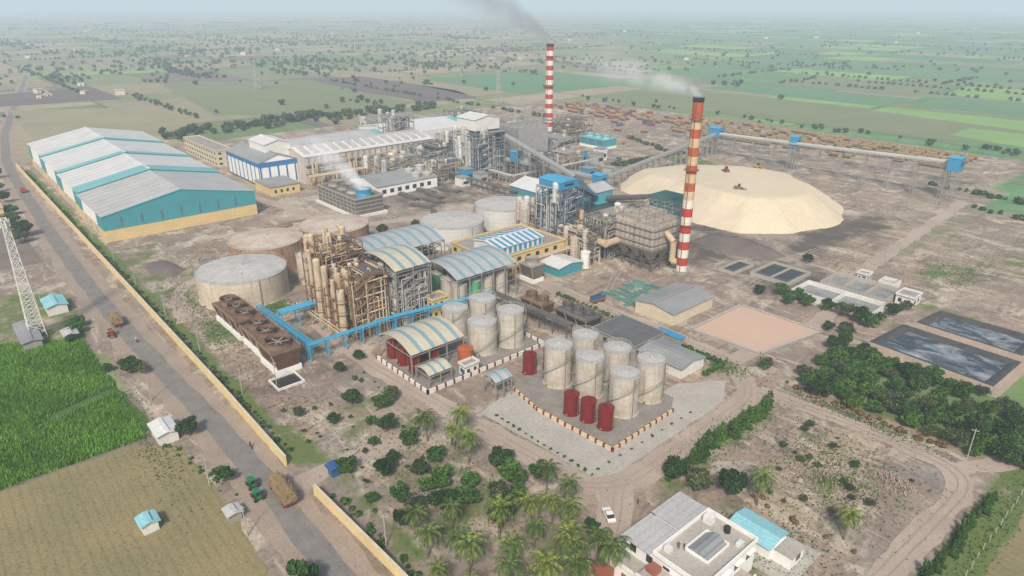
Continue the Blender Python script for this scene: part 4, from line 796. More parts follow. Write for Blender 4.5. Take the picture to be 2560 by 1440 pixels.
t=thing('annex','single storey annex with turquoise sheet roof','building',(-53,104,0)); part(t,'wall',MB().box(.4,9,.4,6,0,3.2).box(9.01,13,1,6,0,2.8),'white_clean'); part(t,'roof',MB().prismx([(-.4,3.2),(3.2,4.0),(6.8,3.2),(6.8,3.4),(3.2,4.2),(-.4,3.4)],-.4,9.4),'turquoise'); part(t,'window',MB().box(13.02,13.1,3,4.5,1.2,2.4),'glass'); part(t,'terrace',MB().box(9.5,13.2,.9,6.2,2.85,3.0),'paving')
s=MB(); s.cyl(0,0,0,1.2,.6,n=16); s.dome(0,0,1.2,.6,.3,16,3); single('water_tank','black plastic water tank on terrace','water tank',s,'rubber',(-50,98,6.86))
sheet('courtyard',[(-50,100.5),(-38,101),(-38,114),(-56,112)],.22,'paving')
# ------------------------------------------------------------------ huts and masts
gable_bld('roadside_shed','small shed with faded blue sheet roof',-276,-266,20,26,3,3.8,0,'white','turquoise',cat='shed'); gable_bld('roadside_shed','long low shed with grey tin roof',-258,-240,9.5,14.5,3,3.4,0,'concrete','roof_grey',cat='shed')
gable_bld('roadside_shed','white tin shed beside green crop',-168,-161,26.5,31,2.8,3.3,0,'white','roof_white',cat='shed'); gable_bld('field_hut','blue roofed hut in dry field',-134,-130.8,15,18,2.4,2.8,0,'white','turquoise',cat='hut'); gable_bld('roadside_stall','small tin stall at field edge',-125.5,-122.8,29.5,32,2.0,2.3,0,'concrete','roof_pale',cat='stall')
gable_bld('guard_booth','small blue guard booth inside wall',-124.5,-122.3,52.5,54.7,2.3,2.6,0,'blue_paint','blue_paint',cat='booth')
gable_bld('roadside_shed','small grey shed beside parked tractor',-244,-239,20.5,24,2.4,2.8,0,'concrete','roof_pale',cat='shed')
def lattice(x,y,h,b0,b1,label,name='telecom_tower',cat='tower',arms=False,m1='vessel_grey',k_=1.0):
    t=thing(name,label,cat,(x,y,0)); s=MB(); n=int(h/2.6)
    def c(k): 
        w_=b0+(b1-b0)*(k/n)**.8; return [Vector((i*w_/2,j*w_/2,h*k/n)) for i,j in ((-1,-1),(1,-1),(1,1),(-1,1))]
    for k in range(n):
        a,b_=c(k),c(k+1)
        for i in range(4): s.beam(a[i],b_[i],.3*k_); s.beam(a[i],b_[(i+1)%4],.18*k_); s.beam(a[(i+1)%4],b_[i],.18*k_); s.beam(b_[i],b_[(i+1)%4],.18*k_)
    part(t,'lattice',s,m1)
    if arms:
        for z in (.75,.85,.95): part(t,'cross_arm',MB().beam((-4,0,h*z),(4,0,h*z),.3),m1)
    else:
        for a in range(3): part(t,'antenna',MB().box(math.cos(a*2.1)*1.4-.2,math.cos(a*2.1)*1.4+.2,math.sin(a*2.1)*1.4-.2,math.sin(a*2.1)*1.4+.2,h-3,h-.6),'white_clean')
lattice(-250,14.5,40,4.6,1.4,'grey lattice telecom tower beside road',m1='white',k_=.8)
for x,y in [(-872,340),(-560,470),(-820,620),(-1300,300)]: lattice(x,y,36,6,1.2,'distant lattice power pylon in fields','power_pylon','pylon',True,k_=.8)
s=MB(); s.cyl(0,0,0,8,.14,.1,n=8); s.beam((-.7,0,7.5),(.7,0,7.5),.12); s.cyl(-.6,0,7.55,7.8,.06,n=6); s.cyl(.6,0,7.55,7.8,.06,n=6)
up=single('utility_pole','slim concrete utility pole with cross arm','utility pole',s,'paving',(-138,30.5,0),group='utility poles')
for x,y in [(-117,30.8),(-96,50.5),(-172,51),(-205,50.5),(-240,50.5),(-275,50),(-310,50.5),(-350,50.5),(-185,31),(-215,29.5),(-300,30),(-335,30),(-380,31),(-270,18),(-282,20),(-60,32),(-30,170),(-110,171.5),(-140,167),(-170,60)]: dup(up,(x,y,0),R.uniform(0,1),R.uniform(.8,1.05))
# ------------------------------------------------------------------ vehicles
def wheels(t,xs,hw,r,w_=.3):
    for x in xs:
        for y in (-hw,hw):
            wo=part(t,'wheel',MB().tube((x,y-w_/2,r),(x,y+w_/2,r),r,14),'rubber'); part(t,'rim',MB().tube((x,y-w_/2-.02,r),(x,y+w_/2+.02,r),r*.5,10),'yellow_paint',parent=wo)
def caneload(s,x0,x1,hw,z0,z1,n=260):
    s.prismx([(-hw,z0),(-hw*1.12,z0+.8),(-hw*.95,z1-.4),(-hw*.4,z1),(hw*.4,z1),(hw*.95,z1-.4),(hw*1.12,z0+.8),(hw,z0)][::-1],x0,x1)
    for k in range(n):
        x=R.uniform(x0,x1);y=R.uniform(-hw,hw);z=R.uniform(z0+.3,z1+.1); 
        if abs(y)<hw*.7: z=z1-.1
        else: y=math.copysign(hw*1.05,y)
        a=R.uniform(-1,1); s.beam((x-math.cos(a)*.8,y-math.sin(a)*.5,z),(x+math.cos(a)*.8,y+math.sin(a)*.5,z+R.uniform(-.15,.3)),.09)
t=thing('cane_truck','truck piled high with sugar cane on road','truck',(-123.5,41.2,.05),rad(180)-.05)
part(t,'cab',MB().prism([(3.6,.8),(5.4,.8),(5.4,1.9),(5.1,2.8),(3.7,2.8)][::-1],-1.15,1.15),'orange_paint'); part(t,'windscreen',MB().box(5.2,5.32,-1,1,1.9,2.6),'glass'); part(t,'bed',MB().box(-4.5,3.5,-1.2,1.2,.9,1.7),'red')
s=MB(); caneload(s,-4.9,3.9,1.35,1.72,4.2); part(t,'load',s,'cane'); wheels(t,(4.4,-2.2,-3.4),1.05,.5)
def tractor(x,y,rot,label,m_,group=None):
    t=thing('tractor',label,'tractor',(x,y,.05),rot); s=MB().box(.1,1.9,-.4,.4,.9,1.6); s.box(-1.2,.1,-.5,.5,.7,1.2); part(t,'body',s,m_); part(t,'seat',MB().box(-.9,-.4,-.3,.3,1.21,1.6),'rubber')
    s=MB(); [s.beam((a,b_,1.2),(a,b_,2.4),.08) for a in (-1.1,.2) for b_ in (-.5,.5)]; s.box(-1.3,.5,-.7,.7,2.42,2.5); part(t,'canopy',s,m_); part(t,'steering_wheel',MB().ring(0,0,1.75,.22,10,.05),'rubber'); wheels(t,(-.8,),.85,.8,.4); wheels(t,(1.6,),.7,.42,.25); return t
tractor(-131.5,37.5,rad(180),'green tractor parked on road verge','green_paint'); tractor(-126.8,36.8,rad(180),'second green tractor behind cane truck','green_paint')
tractor(-234.5,32.5,0,'red tractor with canopy on road shoulder','red')
def trailer(x,y,rot,label,bm='red'):
    t=thing('cane_trailer',label,'trailer',(x,y,.05),rot); part(t,'bed',MB().box(-3,3,-1.15,1.15,.9,1.6).beam((3,0,1),(4.6,0,.8),.2),bm); s=MB(); caneload(s,-3.3,3.3,1.3,1.62,3.7,150); part(t,'load',s,'cane'); wheels(t,(-1.6,1.6),1.0,.5); return t
trailer(-243,36,0,'trailer loaded with sugar cane on road')
def mt(kind):
    s=MB(); s.m=1; s.box(-3,3,-1.1,1.1,.8,1.5); s.m=2
    for x in (-1.8,1.8):
        for y in (-1,1): s.tube((x,y-.15,.45),(x,y+.15,.45),.45,8)
    s.m=0
    if kind: caneload(s,-3.1,3.1,1.25,1.52,3.3,25)
    else: s.box(-2.9,2.9,-1.05,-1,1.52,2.6); s.box(-2.9,2.9,1,1.05,1.52,2.6); s.box(-2.95,-2.9,-1,1,1.52,2.6)
    return s
base={}
for k,(kd,a,b_) in enumerate([(1,'cane','steel_rust'),(1,'cane','red'),(1,'cane','blue_paint'),(0,'orange_paint','steel_rust'),(0,'blue_paint','steel_rust'),(0,'red','steel_dark')]):
    base[k]=mt(kd).mesh('cane_trailer',[a,b_,'rubber'])
cnt=0
for row in range(8):
    Yr=484+row*9.6
    for k in range(44):
        x=-345+k*7.4+R.uniform(-1,1)
        if R.random()<.28 or cnt>=230: continue
        if x>-138 or (row<2 and x>-200): continue
        o=obj('cane_trailer',base[R.choice([0,0,0,0,1])],None,(x,Yr+R.uniform(-.7,.7)+3*math.sin(x*.02+row*.3),0),R.uniform(-.1,.1)); o['label']='parked trailer loaded with sugar cane in yard'; o['category']='trailer'; o['group']='cane trailers parked in rows'; cnt+=1
for row in range(7):
    for k in range(24):
        x=-520+k*7.5+R.uniform(-2,2); y=500+row*8+R.uniform(-1.5,1.5)-(x+520)*.05
        if R.random()<.5: continue
        o=obj('yard_trailer',base[R.choice([0,0,1,1,3,5,4])],None,(x,y,0),R.uniform(-.5,.5)); o['label']='dusty trailer parked in the mill yard'; o['category']='trailer'; o['group']='trailers in the mill yard'
for (x,y) in [(-300,250),(-288,300),(-302,360),(-340,410),(-350,430),(-380,450),(-395,470),(-360,460),(-410,480),(-150,172),(-262,235),(-470,400),(-480,430),(-450,460),(-230,148),(-330,178)]:
    o=obj('yard_truck',base[R.choice([3,4,5,1])],None,(x,y,0),R.uniform(0,3)); o['label']='small open truck bed parked on yard dirt'; o['category']='trailer'; o['group']='scattered yard vehicles'
t=thing('parked_car','white sedan parked beside palm grove','car',(-72.5,90.2,.12),rad(150))
part(t,'body',MB().prism([(-2.2,.35),(-2.25,.85),(-1.5,.98),(1.0,.98),(2.1,.8),(2.2,.35)],-.88,.88),'white_clean'); part(t,'cabin',MB().prism([(-1.6,.98),(-1.0,1.45),(.2,1.47),(1.0,.98)],-.76,.76),'glass'); part(t,'cabin_roof',MB().box(-1.0,.15,-.72,.72,1.475,1.52),'white_clean')
wheels(t,(-1.35,1.35),.8,.33,.2)
for y in (-.6,.6): part(t,'headlight',MB().box(2.1,2.18,y-.2,y+.2,.6,.75),'ch_white')
t=thing('small_truck','small red truck driving on road','truck',(-470,40,.05),rad(180)); part(t,'bed',MB().box(-3,1,-1.1,1.1,.8,2.4),'red'); part(t,'cab',MB().box(1.1,2.8,-1,1,.7,2.3),'red'); wheels(t,(-1.8,1.8),.95,.45)
def loader(x,y,z,rot,m_):
    t=thing('wheel_loader','wheel loader working on bagasse heap','loader',(x,y,z),rot,group='wheel loaders on heap'); part(t,'body',MB().box(-2.5,.5,-.9,.9,1,2.2),m_); part(t,'cab',MB().box(-.6,.6,-.7,.7,2.21,3.4),'glass'); s=MB(); s.beam((.5,-.8,1.8),(3,-.8,.7),.25); s.beam((.5,.8,1.8),(3,.8,.7),.25); part(t,'arm',s,m_); part(t,'bucket',MB().prism([(3,.1),(4,.1),(3.3,1.1),(3,1.1)],-1.4,1.4),m_); wheels(t,(-1.6,1.4),1.1,.75,.5)
loader(-180,310,11.8,.5,'steel_rust'); loader(-208,342,11.3,2.5,'red'); loader(-200,362,11.6,0,'yellow_paint')
def person(x,y,z,rot,label,top='cloth_red',leg='cloth'):
    J=[(0,0,.92),(0,0,1.2),(0,0,1.42),(0,0,1.52),(.02,0,1.66),(.0,-.2,1.38),(.03,-.27,1.12),(.1,-.25,.88),(0,.2,1.38),(-.03,.27,1.12),(.06,.25,.88),(0,-.1,.88),(.05,-.12,.48),(-.03,-.13,.05),(.1,-.13,.03),(0,.1,.88),(.0,.12,.48),(-.12,.13,.06),(.02,.13,.03)]
    E=[(0,1),(1,2),(2,3),(3,4),(2,5),(5,6),(6,7),(2,8),(8,9),(9,10),(0,11),(11,12),(12,13),(13,14),(0,15),(15,16),(16,17),(17,18)]
    rr=[.15,.14,.15,.06,.11,.065,.05,.04,.065,.05,.04,.09,.07,.05,.05,.09,.07,.05,.05]
    me=bpy.data.meshes.new('person'); me.from_pydata(J,E,[]); me.materials.append(M['skin']); me.materials.append(M[top]); me.materials.append(M[leg])
    o=obj('person',me,None,(x,y,z),rot); o['label']=label; o['category']='person'
    o.modifiers.new('skin','SKIN'); sv=me.skin_vertices[0].data
    for i,r_ in enumerate(rr): sv[i].radius=(r_,r_)
    sv[0].use_root=True
    o.modifiers.new('sub','SUBSURF').levels=1
    dg=bpy.context.evaluated_depsgraph_get(); me2=bpy.data.meshes.new_from_object(o.evaluated_get(dg)); o.modifiers.clear(); o.data=me2
    for p in me2.polygons:
        z_=p.center.z; p.material_index=0 if (z_>1.5 or (abs(p.center.y)>.2 and z_<1.1 and z_>.8)) else (1 if z_>.92 else 2)
    return o
person(-71,98,.12,1,'person standing on dirt road near house'); person(-53.5,87.5,6.86,2,'person in red top standing on roof'); person(-52.6,88,6.86,4,'person in dark clothes standing on roof','cloth')
def moto(x,y,rot,label):
    t=thing('motorcycle',label,'motorcycle',(x,y,.05),rot); part(t,'body',MB().box(-.4,.4,-.12,.12,.5,.8).beam((.4,0,.8),(.7,0,.35),.08).beam((-.6,0,.85),(0,0,.85),.25,.1),'red'); part(t,'handlebar',MB().beam((.38,-.35,1.05),(.38,.35,1.05),.05),'steel_dark')
    for a in (-.65,.7): part(t,'wheel',MB().tube((a,-.05,.3),(a,.05,.3),.3,12),'rubber')
moto(-225,37.5,0,'motorcycle on asphalt road'); person(-225,37.5,.3,0,'rider on motorcycle in light shirt','ch_white'); moto(-146,43,0,'scooter beside boundary wall'); person(-146,43,.3,0,'rider on scooter in dark shirt','cloth')
# ------------------------------------------------------------------ vegetation
def qmesh(c,nrm,size,asp=1.0):
    n=len(c); nrm=nrm/np.linalg.norm(nrm,axis=1,keepdims=True); a=np.cross(nrm,RN.normal(size=(n,3))); a/=np.linalg.norm(a,axis=1,keepdims=True); b_=np.cross(nrm,a)
    sz=(size*(0.6+.8*RN.random(n)))[:,None]
    a=a*sz*.5; b_=b_*sz*.5*asp; v=np.stack([c-a-b_,c+a-b_*.6,c+a*.7+b_,c-a*.8+b_*.9],1).reshape(-1,3)
    return v,np.arange(n*4).reshape(n,4)
def mk(name,v,f,m_):
    me=bpy.data.meshes.new(name); me.from_pydata(v.tolist(),[],f.tolist()); me.materials.append(M[m_]); me.update(); return me
def blobs_cloud(blobs,n,sq=.8,jit=.6):
    B_=np.array(blobs); w_=B_[:,3]**2; idx=RN.choice(len(B_),n,p=w_/w_.sum()); d=RN.normal(size=(n,3)); d/=np.linalg.norm(d,axis=1,keepdims=True)
    rr=1-.5*RN.random(n)**2; c=B_[idx,:3]+d*B_[idx,3:4]*rr[:,None]*np.array([1,1,sq]); return c,d+RN.normal(size=(n,3))*jit
def make_tree(name,label,cat,mat_,H,Rc,nb,leaves,ls,kind='round'):
    t=thing(name,label,cat); s=MB(); th=H*(.35 if kind=='round' else .15)
    s.cyl(0,0,0,th,.22*H/8,.15*H/8,n=8); bl=[]
    if kind=='round':
        for k in range(nb):
            a=R.uniform(0,6.28); q=math.sqrt(R.random())*Rc*.78; z=H*.4+R.random()*H*.4*(1-q/Rc*.5); r_=Rc*R.uniform(.17,.38); bl.append((q*math.cos(a),q*math.sin(a),z,r_)); 
            if k<7: s.tube((0,0,th*.9),(q*math.cos(a)*.8,q*math.sin(a)*.8,z),.1*H/8,6,.04)
    else:
        for k in range(nb):
            u=k/nb; z=H*(.1+.85*u); r_=Rc*(1-u*.75)*R.uniform(.35,.65); a=R.uniform(0,6.28); q=Rc*(1-u*.7)*.7; bl.append((q*math.cos(a),q*math.sin(a),z,max(r_,.3)))
        s.cyl(0,0,th,H*.9,.15,.04,n=6)
    part(t,'trunk',s,'trunk'); c,nn=blobs_cloud(bl,leaves,.8,.8); v,f=qmesh(c,nn,ls); obj('crown',mk('crown',v,f,mat_),t); return t
def palm(label):
    t=thing('palm_tree',label,'palm tree'); s=MB(); H=6.5; pts=[(.5*math.sin(k/6*1.2)*k/6,0,H*k/6) for k in range(7)]
    for k in range(6): s.tube(pts[k],pts[k+1],.22-.015*k,8,.205-.015*k)
    part(t,'trunk',s,'trunk'); s=MB(); top=Vector(pts[-1])
    for k in range(22):
        a=k*2.4+R.uniform(-.2,.2); el_=[1.0,.55,.1][k%3]+R.uniform(-.15,.15); Ln=R.uniform(3.8,5.1); d=Vector((math.cos(a),math.sin(a),0)); sd_=Vector((-d.y,d.x,0)); prev=top; n=9; ang=el_; P_=[top]
        for j in range(n):
            ang-=.18+.02*j; prev=prev+(d*math.cos(ang)+Vector((0,0,math.sin(ang))))*Ln/n; P_.append(prev)
        for j in range(1,n+1):
            for q in (0,.5):
                p=P_[j-1].lerp(P_[j],q); ll=.8*math.sin(math.pi*min(.97,(j+q)/(n+1.2)+.08)); ax=(P_[j]-P_[j-1]).normalized()*.13
                for sg in (-1,1):
                    e=p+sd_*sg*ll*.8+(P_[j]-P_[j-1]).normalized()*.45-Vector((0,0,ll*.4)); s.add([p-ax,p+ax,e],[(0,1,2)])
    part(t,'crown',s,'leaf_palm'); return t
T={}
T['dark']=make_tree('broadleaf_tree','dark green broadleaf tree with dense crown','tree',"leaf_dark",7.5,3.9,26,2700,.45)
T['mid']=make_tree('broadleaf_tree','fresh green broadleaf tree with clumpy crown','tree',"leaf_mid",6.8,3.5,24,2400,.42)
T['grey']=make_tree('acacia_tree','dusty grey green spreading thorn tree','tree',"leaf_grey",6.6,4.1,28,1500,.4)
T['con']=make_tree('casuarina_tree','feathery casuarina tree in row','tree',"leaf_mid",7.5,2.3,22,1300,.42,'cone')
T['shr']=make_tree('shrub','small round green shrub on bare ground','shrub',"leaf_mid",1.8,.9,5,220,.28)
T['palm']=palm('coconut palm with drooping fronds')
used=set()
def put(k,x,y,s=1,z=0):
    g_={'dark':'broadleaf trees','mid':'broadleaf trees','grey':'dusty trees around plant','con':'casuarina row','shr':'small shrubs','palm':'palms in the grove'}[k]
    if k not in used:
        used.add(k); o=T[k]; o.location=(x,y,z); o.rotation_euler=(0,0,R.uniform(0,6.28)); o.scale=(s,s,s)
    else: o=dup(T[k],(x,y,z),R.uniform(0,6.28),(s*R.uniform(.85,1.15),s*R.uniform(.85,1.15),s))
    o['group']=g_; return o
for x,y in [(-120,77),(-116,84),(-106,79),(-88,55),(-84,59),(-91,63),(-83,69),(-81,76),(-79,80),(-80,86),(-70,75),(-75,66),(-79,58),(-87,86),(-67,74),(-54,117),(-37,121),(-62,78),(-94,56),(-76,72),(-72,62),(-67,66),(-80,52),(-62,70),(-66,80),(-113,80),(-70,52),(-64,60),(-75,80)]: put('palm',x,y,R.uniform(.9,1.25))
seq=['dark','mid','mid','dark','grey']
for i,(x,y,s) in enumerate([(-147,71,.7),(-140,76,.75),(-122,56,.75),(-142,63,.5),(-151,58,.5),(-130,72,.7),(-122,73,.7),(-112,74,.7),(-115,62,.7),(-101,61,.6),(-97,65,.8),(-94,82,1.0),(-99,74,.7),(-168,85,.5),(-142,80,.7),(-165,77,.5),(-109,55,.5),(-96,33,1.1),(-205,31,.8),(-202,33,.6),(-161,33.5,.75),(-137,33.5,.75),(-244,24,.8),(-375,28,1.2),(-84,172,.7),(-66,169,.9),(-109,227,.9),(-98,225,.8),(-92,227,.7),(-86,227,.9),(-80,226,.9),(-46,146,.35),(-58,170,.6),(-71,111,.8),(-65,112,.9),(-60,116,.9),(-104,66,.7),(-106,60,.7),(-100,84,.8),(-91,76,.9),(-118,66,.5),(-127,66,.45),(-135,70,.5),(-99,56,.6),(-62,104,.6),(-72,84,.5),(-210,26,.5),(-250,26,.7),(-238,22,.5),(-365,25,1),(-385,24,1),(-400,26,1.1),(-420,28,1),(-450,29,1),(-480,30,1),(-520,33,1.1),(-255,145,.8),(-262,150,.8),(-270,155,.7),(-250,150,.7),(-263,180,.7),(-268,172,.7),(-258,192,.6),(-84,212,.5),(-80,216,.6),(-76,206,.7),(-104,222,.7),(-76,224,.8),(-284,148,.7),(-278,190,.6),(-110,68,.6),(-95,70,.8),(-88,78,.8),(-115,222,.6),(-78,212,.7),(-120,268,.6),(-103,228,.8),(-76,232,.6),(-75,240,.7),(-74,248,.6),(-77,200,.7),(-92,88,.7),(-104,70,.8),(-86,72,.8)]):
    put(seq[i%5],x,y,s)
for x in np.arange(-73,-15,3.4):
    for y in (174.5,179,183.5,188,193,198,202.5):
        if R.random()<.92 and not(y>200 and x>-36): put(R.choice(['mid','mid','mid','dark','mid','grey']),x+R.uniform(-2,2),y+R.uniform(-2.4,2.4),R.uniform(.5,.82))
for y in np.arange(110,156,1.7): put('con',-72.3+R.uniform(-1.3,1.3),y,R.uniform(.4,.75))
for y in np.arange(98,160,2.3): put('con',-21.8+R.uniform(-.8,.8),y,R.uniform(.3,.55))
for i in range(22): put(R.choice(['grey','mid']),R.uniform(-62,-33),R.uniform(120,158),R.uniform(.12,.34))
for i in range(30): put('shr',-163+i*2.0,165+R.uniform(-.3,.3),R.uniform(.8,1.4))
for i in range(14): put('shr',-108+i*1.8 if i<9 else -93,165.0 if i<9 else 164.6-(i-9)*2.2,R.uniform(1,1.5))
for i in range(16): put('shr',-117+i*2.2,96.6+i*.07,R.uniform(.4,.7))
for i in range(10): put('shr',-84.5,100+i*4,R.uniform(.4,.6))
for i in range(36): put('shr',R.uniform(-160,-105),R.uniform(52,84),R.uniform(.4,1.1))
def leafstuff(name,label,c,nn,size,m_):
    v,f=qmesh(c,nn,size); o=obj(name,mk(name,v,f,m_)); o['kind']='stuff'; o['label']=label; o['category']='vegetation'; return o
def line_blobs(pts,sp_,r_,z=.6,j=1.0):
    out=[]
    for a,b_ in zip(pts,pts[1:]):
        d=math.hypot(b_[0]-a[0],b_[1]-a[1])
        for k in range(int(d/sp_)+1):
            t_=k*sp_/max(d,1e-3); 
            if R.random()<.82: out.append((a[0]+(b_[0]-a[0])*t_+R.uniform(-j,j),a[1]+(b_[1]-a[1])*t_+R.uniform(-j,j),z*R.uniform(.5,1),r_*R.uniform(.4,1.2)))
    return out
bl=line_blobs([(-530,49.5),(-136,49.5)],1.6,.7,.5,.6)+line_blobs([(-117,50),(-50,51)],1.6,.9,.6,.8)+line_blobs([(-166,27),(-130,33)],2,.6,.4,1)
c,nn=blobs_cloud(bl,11000); leafstuff('hedge','weedy hedge growing along boundary wall',c,nn,.34,'leaf_mid')
bl=line_blobs([(-75,170),(-36,169.5)],1.6,1.0,.8,1.0)+line_blobs([(-60,118),(-34,120)],3,.6,.4,2); c,nn=blobs_cloud(bl,4000); leafstuff('dry_scrub','rust coloured dry scrub along track',c,nn,.32,'leaf_rust')
bl=line_blobs([(-290,345),(-288,412)],3,2.2,1.5,2)+line_blobs([(-135,447),(-60,440),(-20,425)],3,2,1.3,3)+line_blobs([(-100,412),(-60,400)],4,2,1.2,3)+line_blobs([(-300,410),(-350,430)],4,2,1.5,3)
c,nn=blobs_cloud(bl,7000); leafstuff('scrub','dark green scrub along yard edge',c,nn,.8,'leaf_dark')
n=110000; c=np.stack([RN.uniform(-262,-167,n),RN.uniform(-35,27,n),np.full(n,.06)],1)
okm=(c[:,1]<(25-np.clip((-238-c[:,0])*1.6,0,80)))&~((np.abs(c[:,0]+193+.3*(c[:,1]-10))<2.0)&(c[:,1]>8)); c=c[okm]; n=len(c)
ln=RN.normal(size=(n,3))*np.array([.45,.45,.15])+np.array([0,0,1.1]); wd=RN.normal(size=(n,3))*np.array([1,1,0]); wd/=np.linalg.norm(wd,axis=1,keepdims=True); wd*=.16
v=np.stack([c-wd,c+wd,c+ln*(.7+.6*RN.random((n,1)))],1).reshape(-1,3); o=obj('crop',mk('crop',v,np.arange(3*n).reshape(n,3),'leaf_crop')); o['kind']='stuff'; o['label']='bright green leafy sugar cane crop'; o['category']='vegetation'
n=9000; c=np.stack([RN.uniform(-163,-60,n),RN.uniform(-30,30,n),RN.uniform(.06,.12,n)],1); leafstuff('stubble','dry straw tufts on harvested field',c,RN.normal(size=c.shape)+np.array([0,0,1.5]),.22,'leaf_straw')
n=11000; cc=[(-215,60,14,6),(-222,82,9,6),(-92,165,6,4),(-110,70,24,10),(-55,167,18,2),(-45,110,10,10),(-72,135,5,20),(-75,300,10,18),(-18,150,3,40),(-250,60,20,7),(-170,25,30,4),(-48,138,14,16),(-50,145,14,12)]
idx=RN.integers(0,len(cc),n); ca_=np.array(cc)[idx]; c=np.stack([ca_[:,0]+RN.normal(size=n)*ca_[:,2]*.6,ca_[:,1]+RN.normal(size=n)*ca_[:,3]*.6,RN.uniform(.2,.35,n)],1); leafstuff('grass','patchy weeds and grass on bare ground',c,RN.normal(size=c.shape)+np.array([0,0,.8]),.3,'leaf_mid')
n=9000; cc=[(-48,138,16,18),(-100,70,26,14),(-170,60,40,8),(-290,85,40,16),(-90,300,30,40),(-130,165,30,4)]; idx=RN.integers(0,len(cc),n); ca_=np.array(cc)[idx]; c=np.stack([ca_[:,0]+RN.normal(size=n)*ca_[:,2]*.6,ca_[:,1]+RN.normal(size=n)*ca_[:,3]*.6,RN.uniform(.15,.25,n)],1); leafstuff('dry_grass','tufts of dry brown grass and litter',c,RN.normal(size=c.shape)+np.array([0,0,.8]),.28,'leaf_rust')
for (cx,cy,rx,ry,m_) in [(-80,166,3,3,'rubble'),(-38,147,5,4,'rubble'),(-50,138,9,8,'rubble'),(-290,75,14,8,'concrete'),(-230,58,30,4,'concrete'),(-145,258,10,8,'concrete')]:
    s=MB()
    for k in range(240):
        a=R.uniform(0,6.28);q=math.sqrt(R.random()); x=cx+rx*q*math.cos(a);y=cy+ry*q*math.sin(a);z=R.uniform(0,.7)*(1-q); w_=R.uniform(.1,.3); s.beam((x,y,z),(x+R.uniform(-.5,.5),y+R.uniform(-.5,.5),z+R.uniform(0,.3)),w_)
    single('rubble','heap of broken brick rubble on ground','rubble',s,m_,kind='stuff')
fm=[]
for k in range(4):
    bl=[(R.uniform(-2,2),R.uniform(-2,2),R.uniform(2,4.6),R.uniform(1.2,2.3)) for _ in range(8)]; c,nn=blobs_cloud(bl,300); v,f=qmesh(c,nn,1.0); fm.append(mk('field_tree',v,f,'leaf_far'))
def wpos(ang,d):
    a=rad(138.9)-ang; return d*math.cos(a),d*math.sin(a)
cnt=0
def ft(x,y,s,lab='dark tree standing among distant fields'):
    global cnt
    if cnt>=290: return
    o=obj('field_tree',fm[cnt%4],None,(x,y,0),R.uniform(0,6.28),s); o['label']=lab; o['category']='tree'; o['group']='trees scattered over the fields'; cnt+=1
for k in range(95): ft(-595+R.uniform(-22,12),150+k*2.8+R.uniform(-3,3),R.uniform(.6,1.4),'tree in green belt behind mill')
for k in range(30): ft(-900+k*7.5,206+R.uniform(-4,4),R.uniform(.4,.7),'tree in hedgerow between fields')
for k in range(44): ft(R.uniform(-560,-110),585+R.uniform(-8,10),R.uniform(.4,.8),'tree along edge of trailer yard')
for k in range(14): ft(-560+R.uniform(-10,10),60+R.uniform(0,70),R.uniform(.6,1),'tree standing behind the warehouses')
k=0
while cnt<280 and k<600:
    k+=1; an=-.05-abs(R.gauss(0,.3)) if R.random()<.7 else R.uniform(0,.66); x,y=wpos(an,R.uniform(650,1150))
    if (x>-570 and y<600): continue
    for q in range(R.choice([1,1,2,5])): ft(x+R.gauss(0,16),y+R.gauss(0,10),R.uniform(.4,1.1))
cs=[];ns=[]
def addt(x,y,s_,q=11):
    dd=RN.normal(size=(q,3)); dd/=np.linalg.norm(dd,axis=1,keepdims=True); cs.append(np.array([x,y,2.5*s_])+dd*np.array([3.2,3.2,2.0])*s_); ns.append(dd)
for k in range(260):
    ang=R.uniform(-.7,.7) if R.random()<.45 else R.uniform(-.7,.0); d=1150*math.exp(R.random()*1.7); x,y=wpos(ang,d); n=int(R.expovariate(1/11))+2; sp_=R.uniform(15,55)*(1+d/4000)
    al=R.uniform(.5,3); 
    for j in range(n if ang<0 else n//2+1): addt(x+R.gauss(0,sp_)*al,y+R.gauss(0,sp_)/al,R.uniform(.45,1.1)*(1+d/9000))
for k in range(330):
    ang=R.uniform(-.7,.7); x,y=wpos(ang,1100*math.exp(R.random()*1.7)); addt(x,y,R.uniform(.4,.9))
for k in range(120):
    ang=R.uniform(-.7,.7); d=R.uniform(1000,4500); x,y=wpos(ang,d); h_=R.random()<.5; l=R.uniform(80,450)
    for j in range(int(l/8)):
        if R.random()<.35: continue
        addt(x+(j*8 if h_ else R.uniform(-2,2)),y+(R.uniform(-2,2) if h_ else j*8),R.uniform(.3,.8),8)
c=np.concatenate(cs);nn=np.concatenate(ns); leafstuff('distant_trees','far scattered trees and groves over the plain',c,nn,3.0,'leaf_far')
vm=MB(); vm.box(-5,5,-4,4,0,4); vm.m=1; vm.box(-5.3,5.3,-4.3,4.3,4.02,4.3); vm.m=2; vm.box(-1,1,-4.1,-3.98,0.05,2.2); vm.box(5.0,5.08,-1,1,1.5,3)
vme=vm.mesh('village_house',['cream','roof_pale','glass'])
for k in range(40):
    x,y=wpos(R.uniform(-.66,-.5) if k<9 else R.uniform(-.65,.65),R.uniform(900,1250) if k<9 else R.uniform(1300,3800)); o=obj('village_house',vme,None,(x,y,0),R.uniform(0,3),R.uniform(.7,1.4)); o['label']='small pale house in distant village'; o['category']='house'; o['group']='village houses in the fields'
s=MB(); s.beam((0,0,0),(0,0,1.8),.16); fp=single('fence_post','pale concrete fence post beside track','fence post',s,'paving',(-17.5,104,0),group='fence posts')
for k in range(1,24): dup(fp,(-17.5+R.uniform(-.1,.1),104+k*3.5,0))
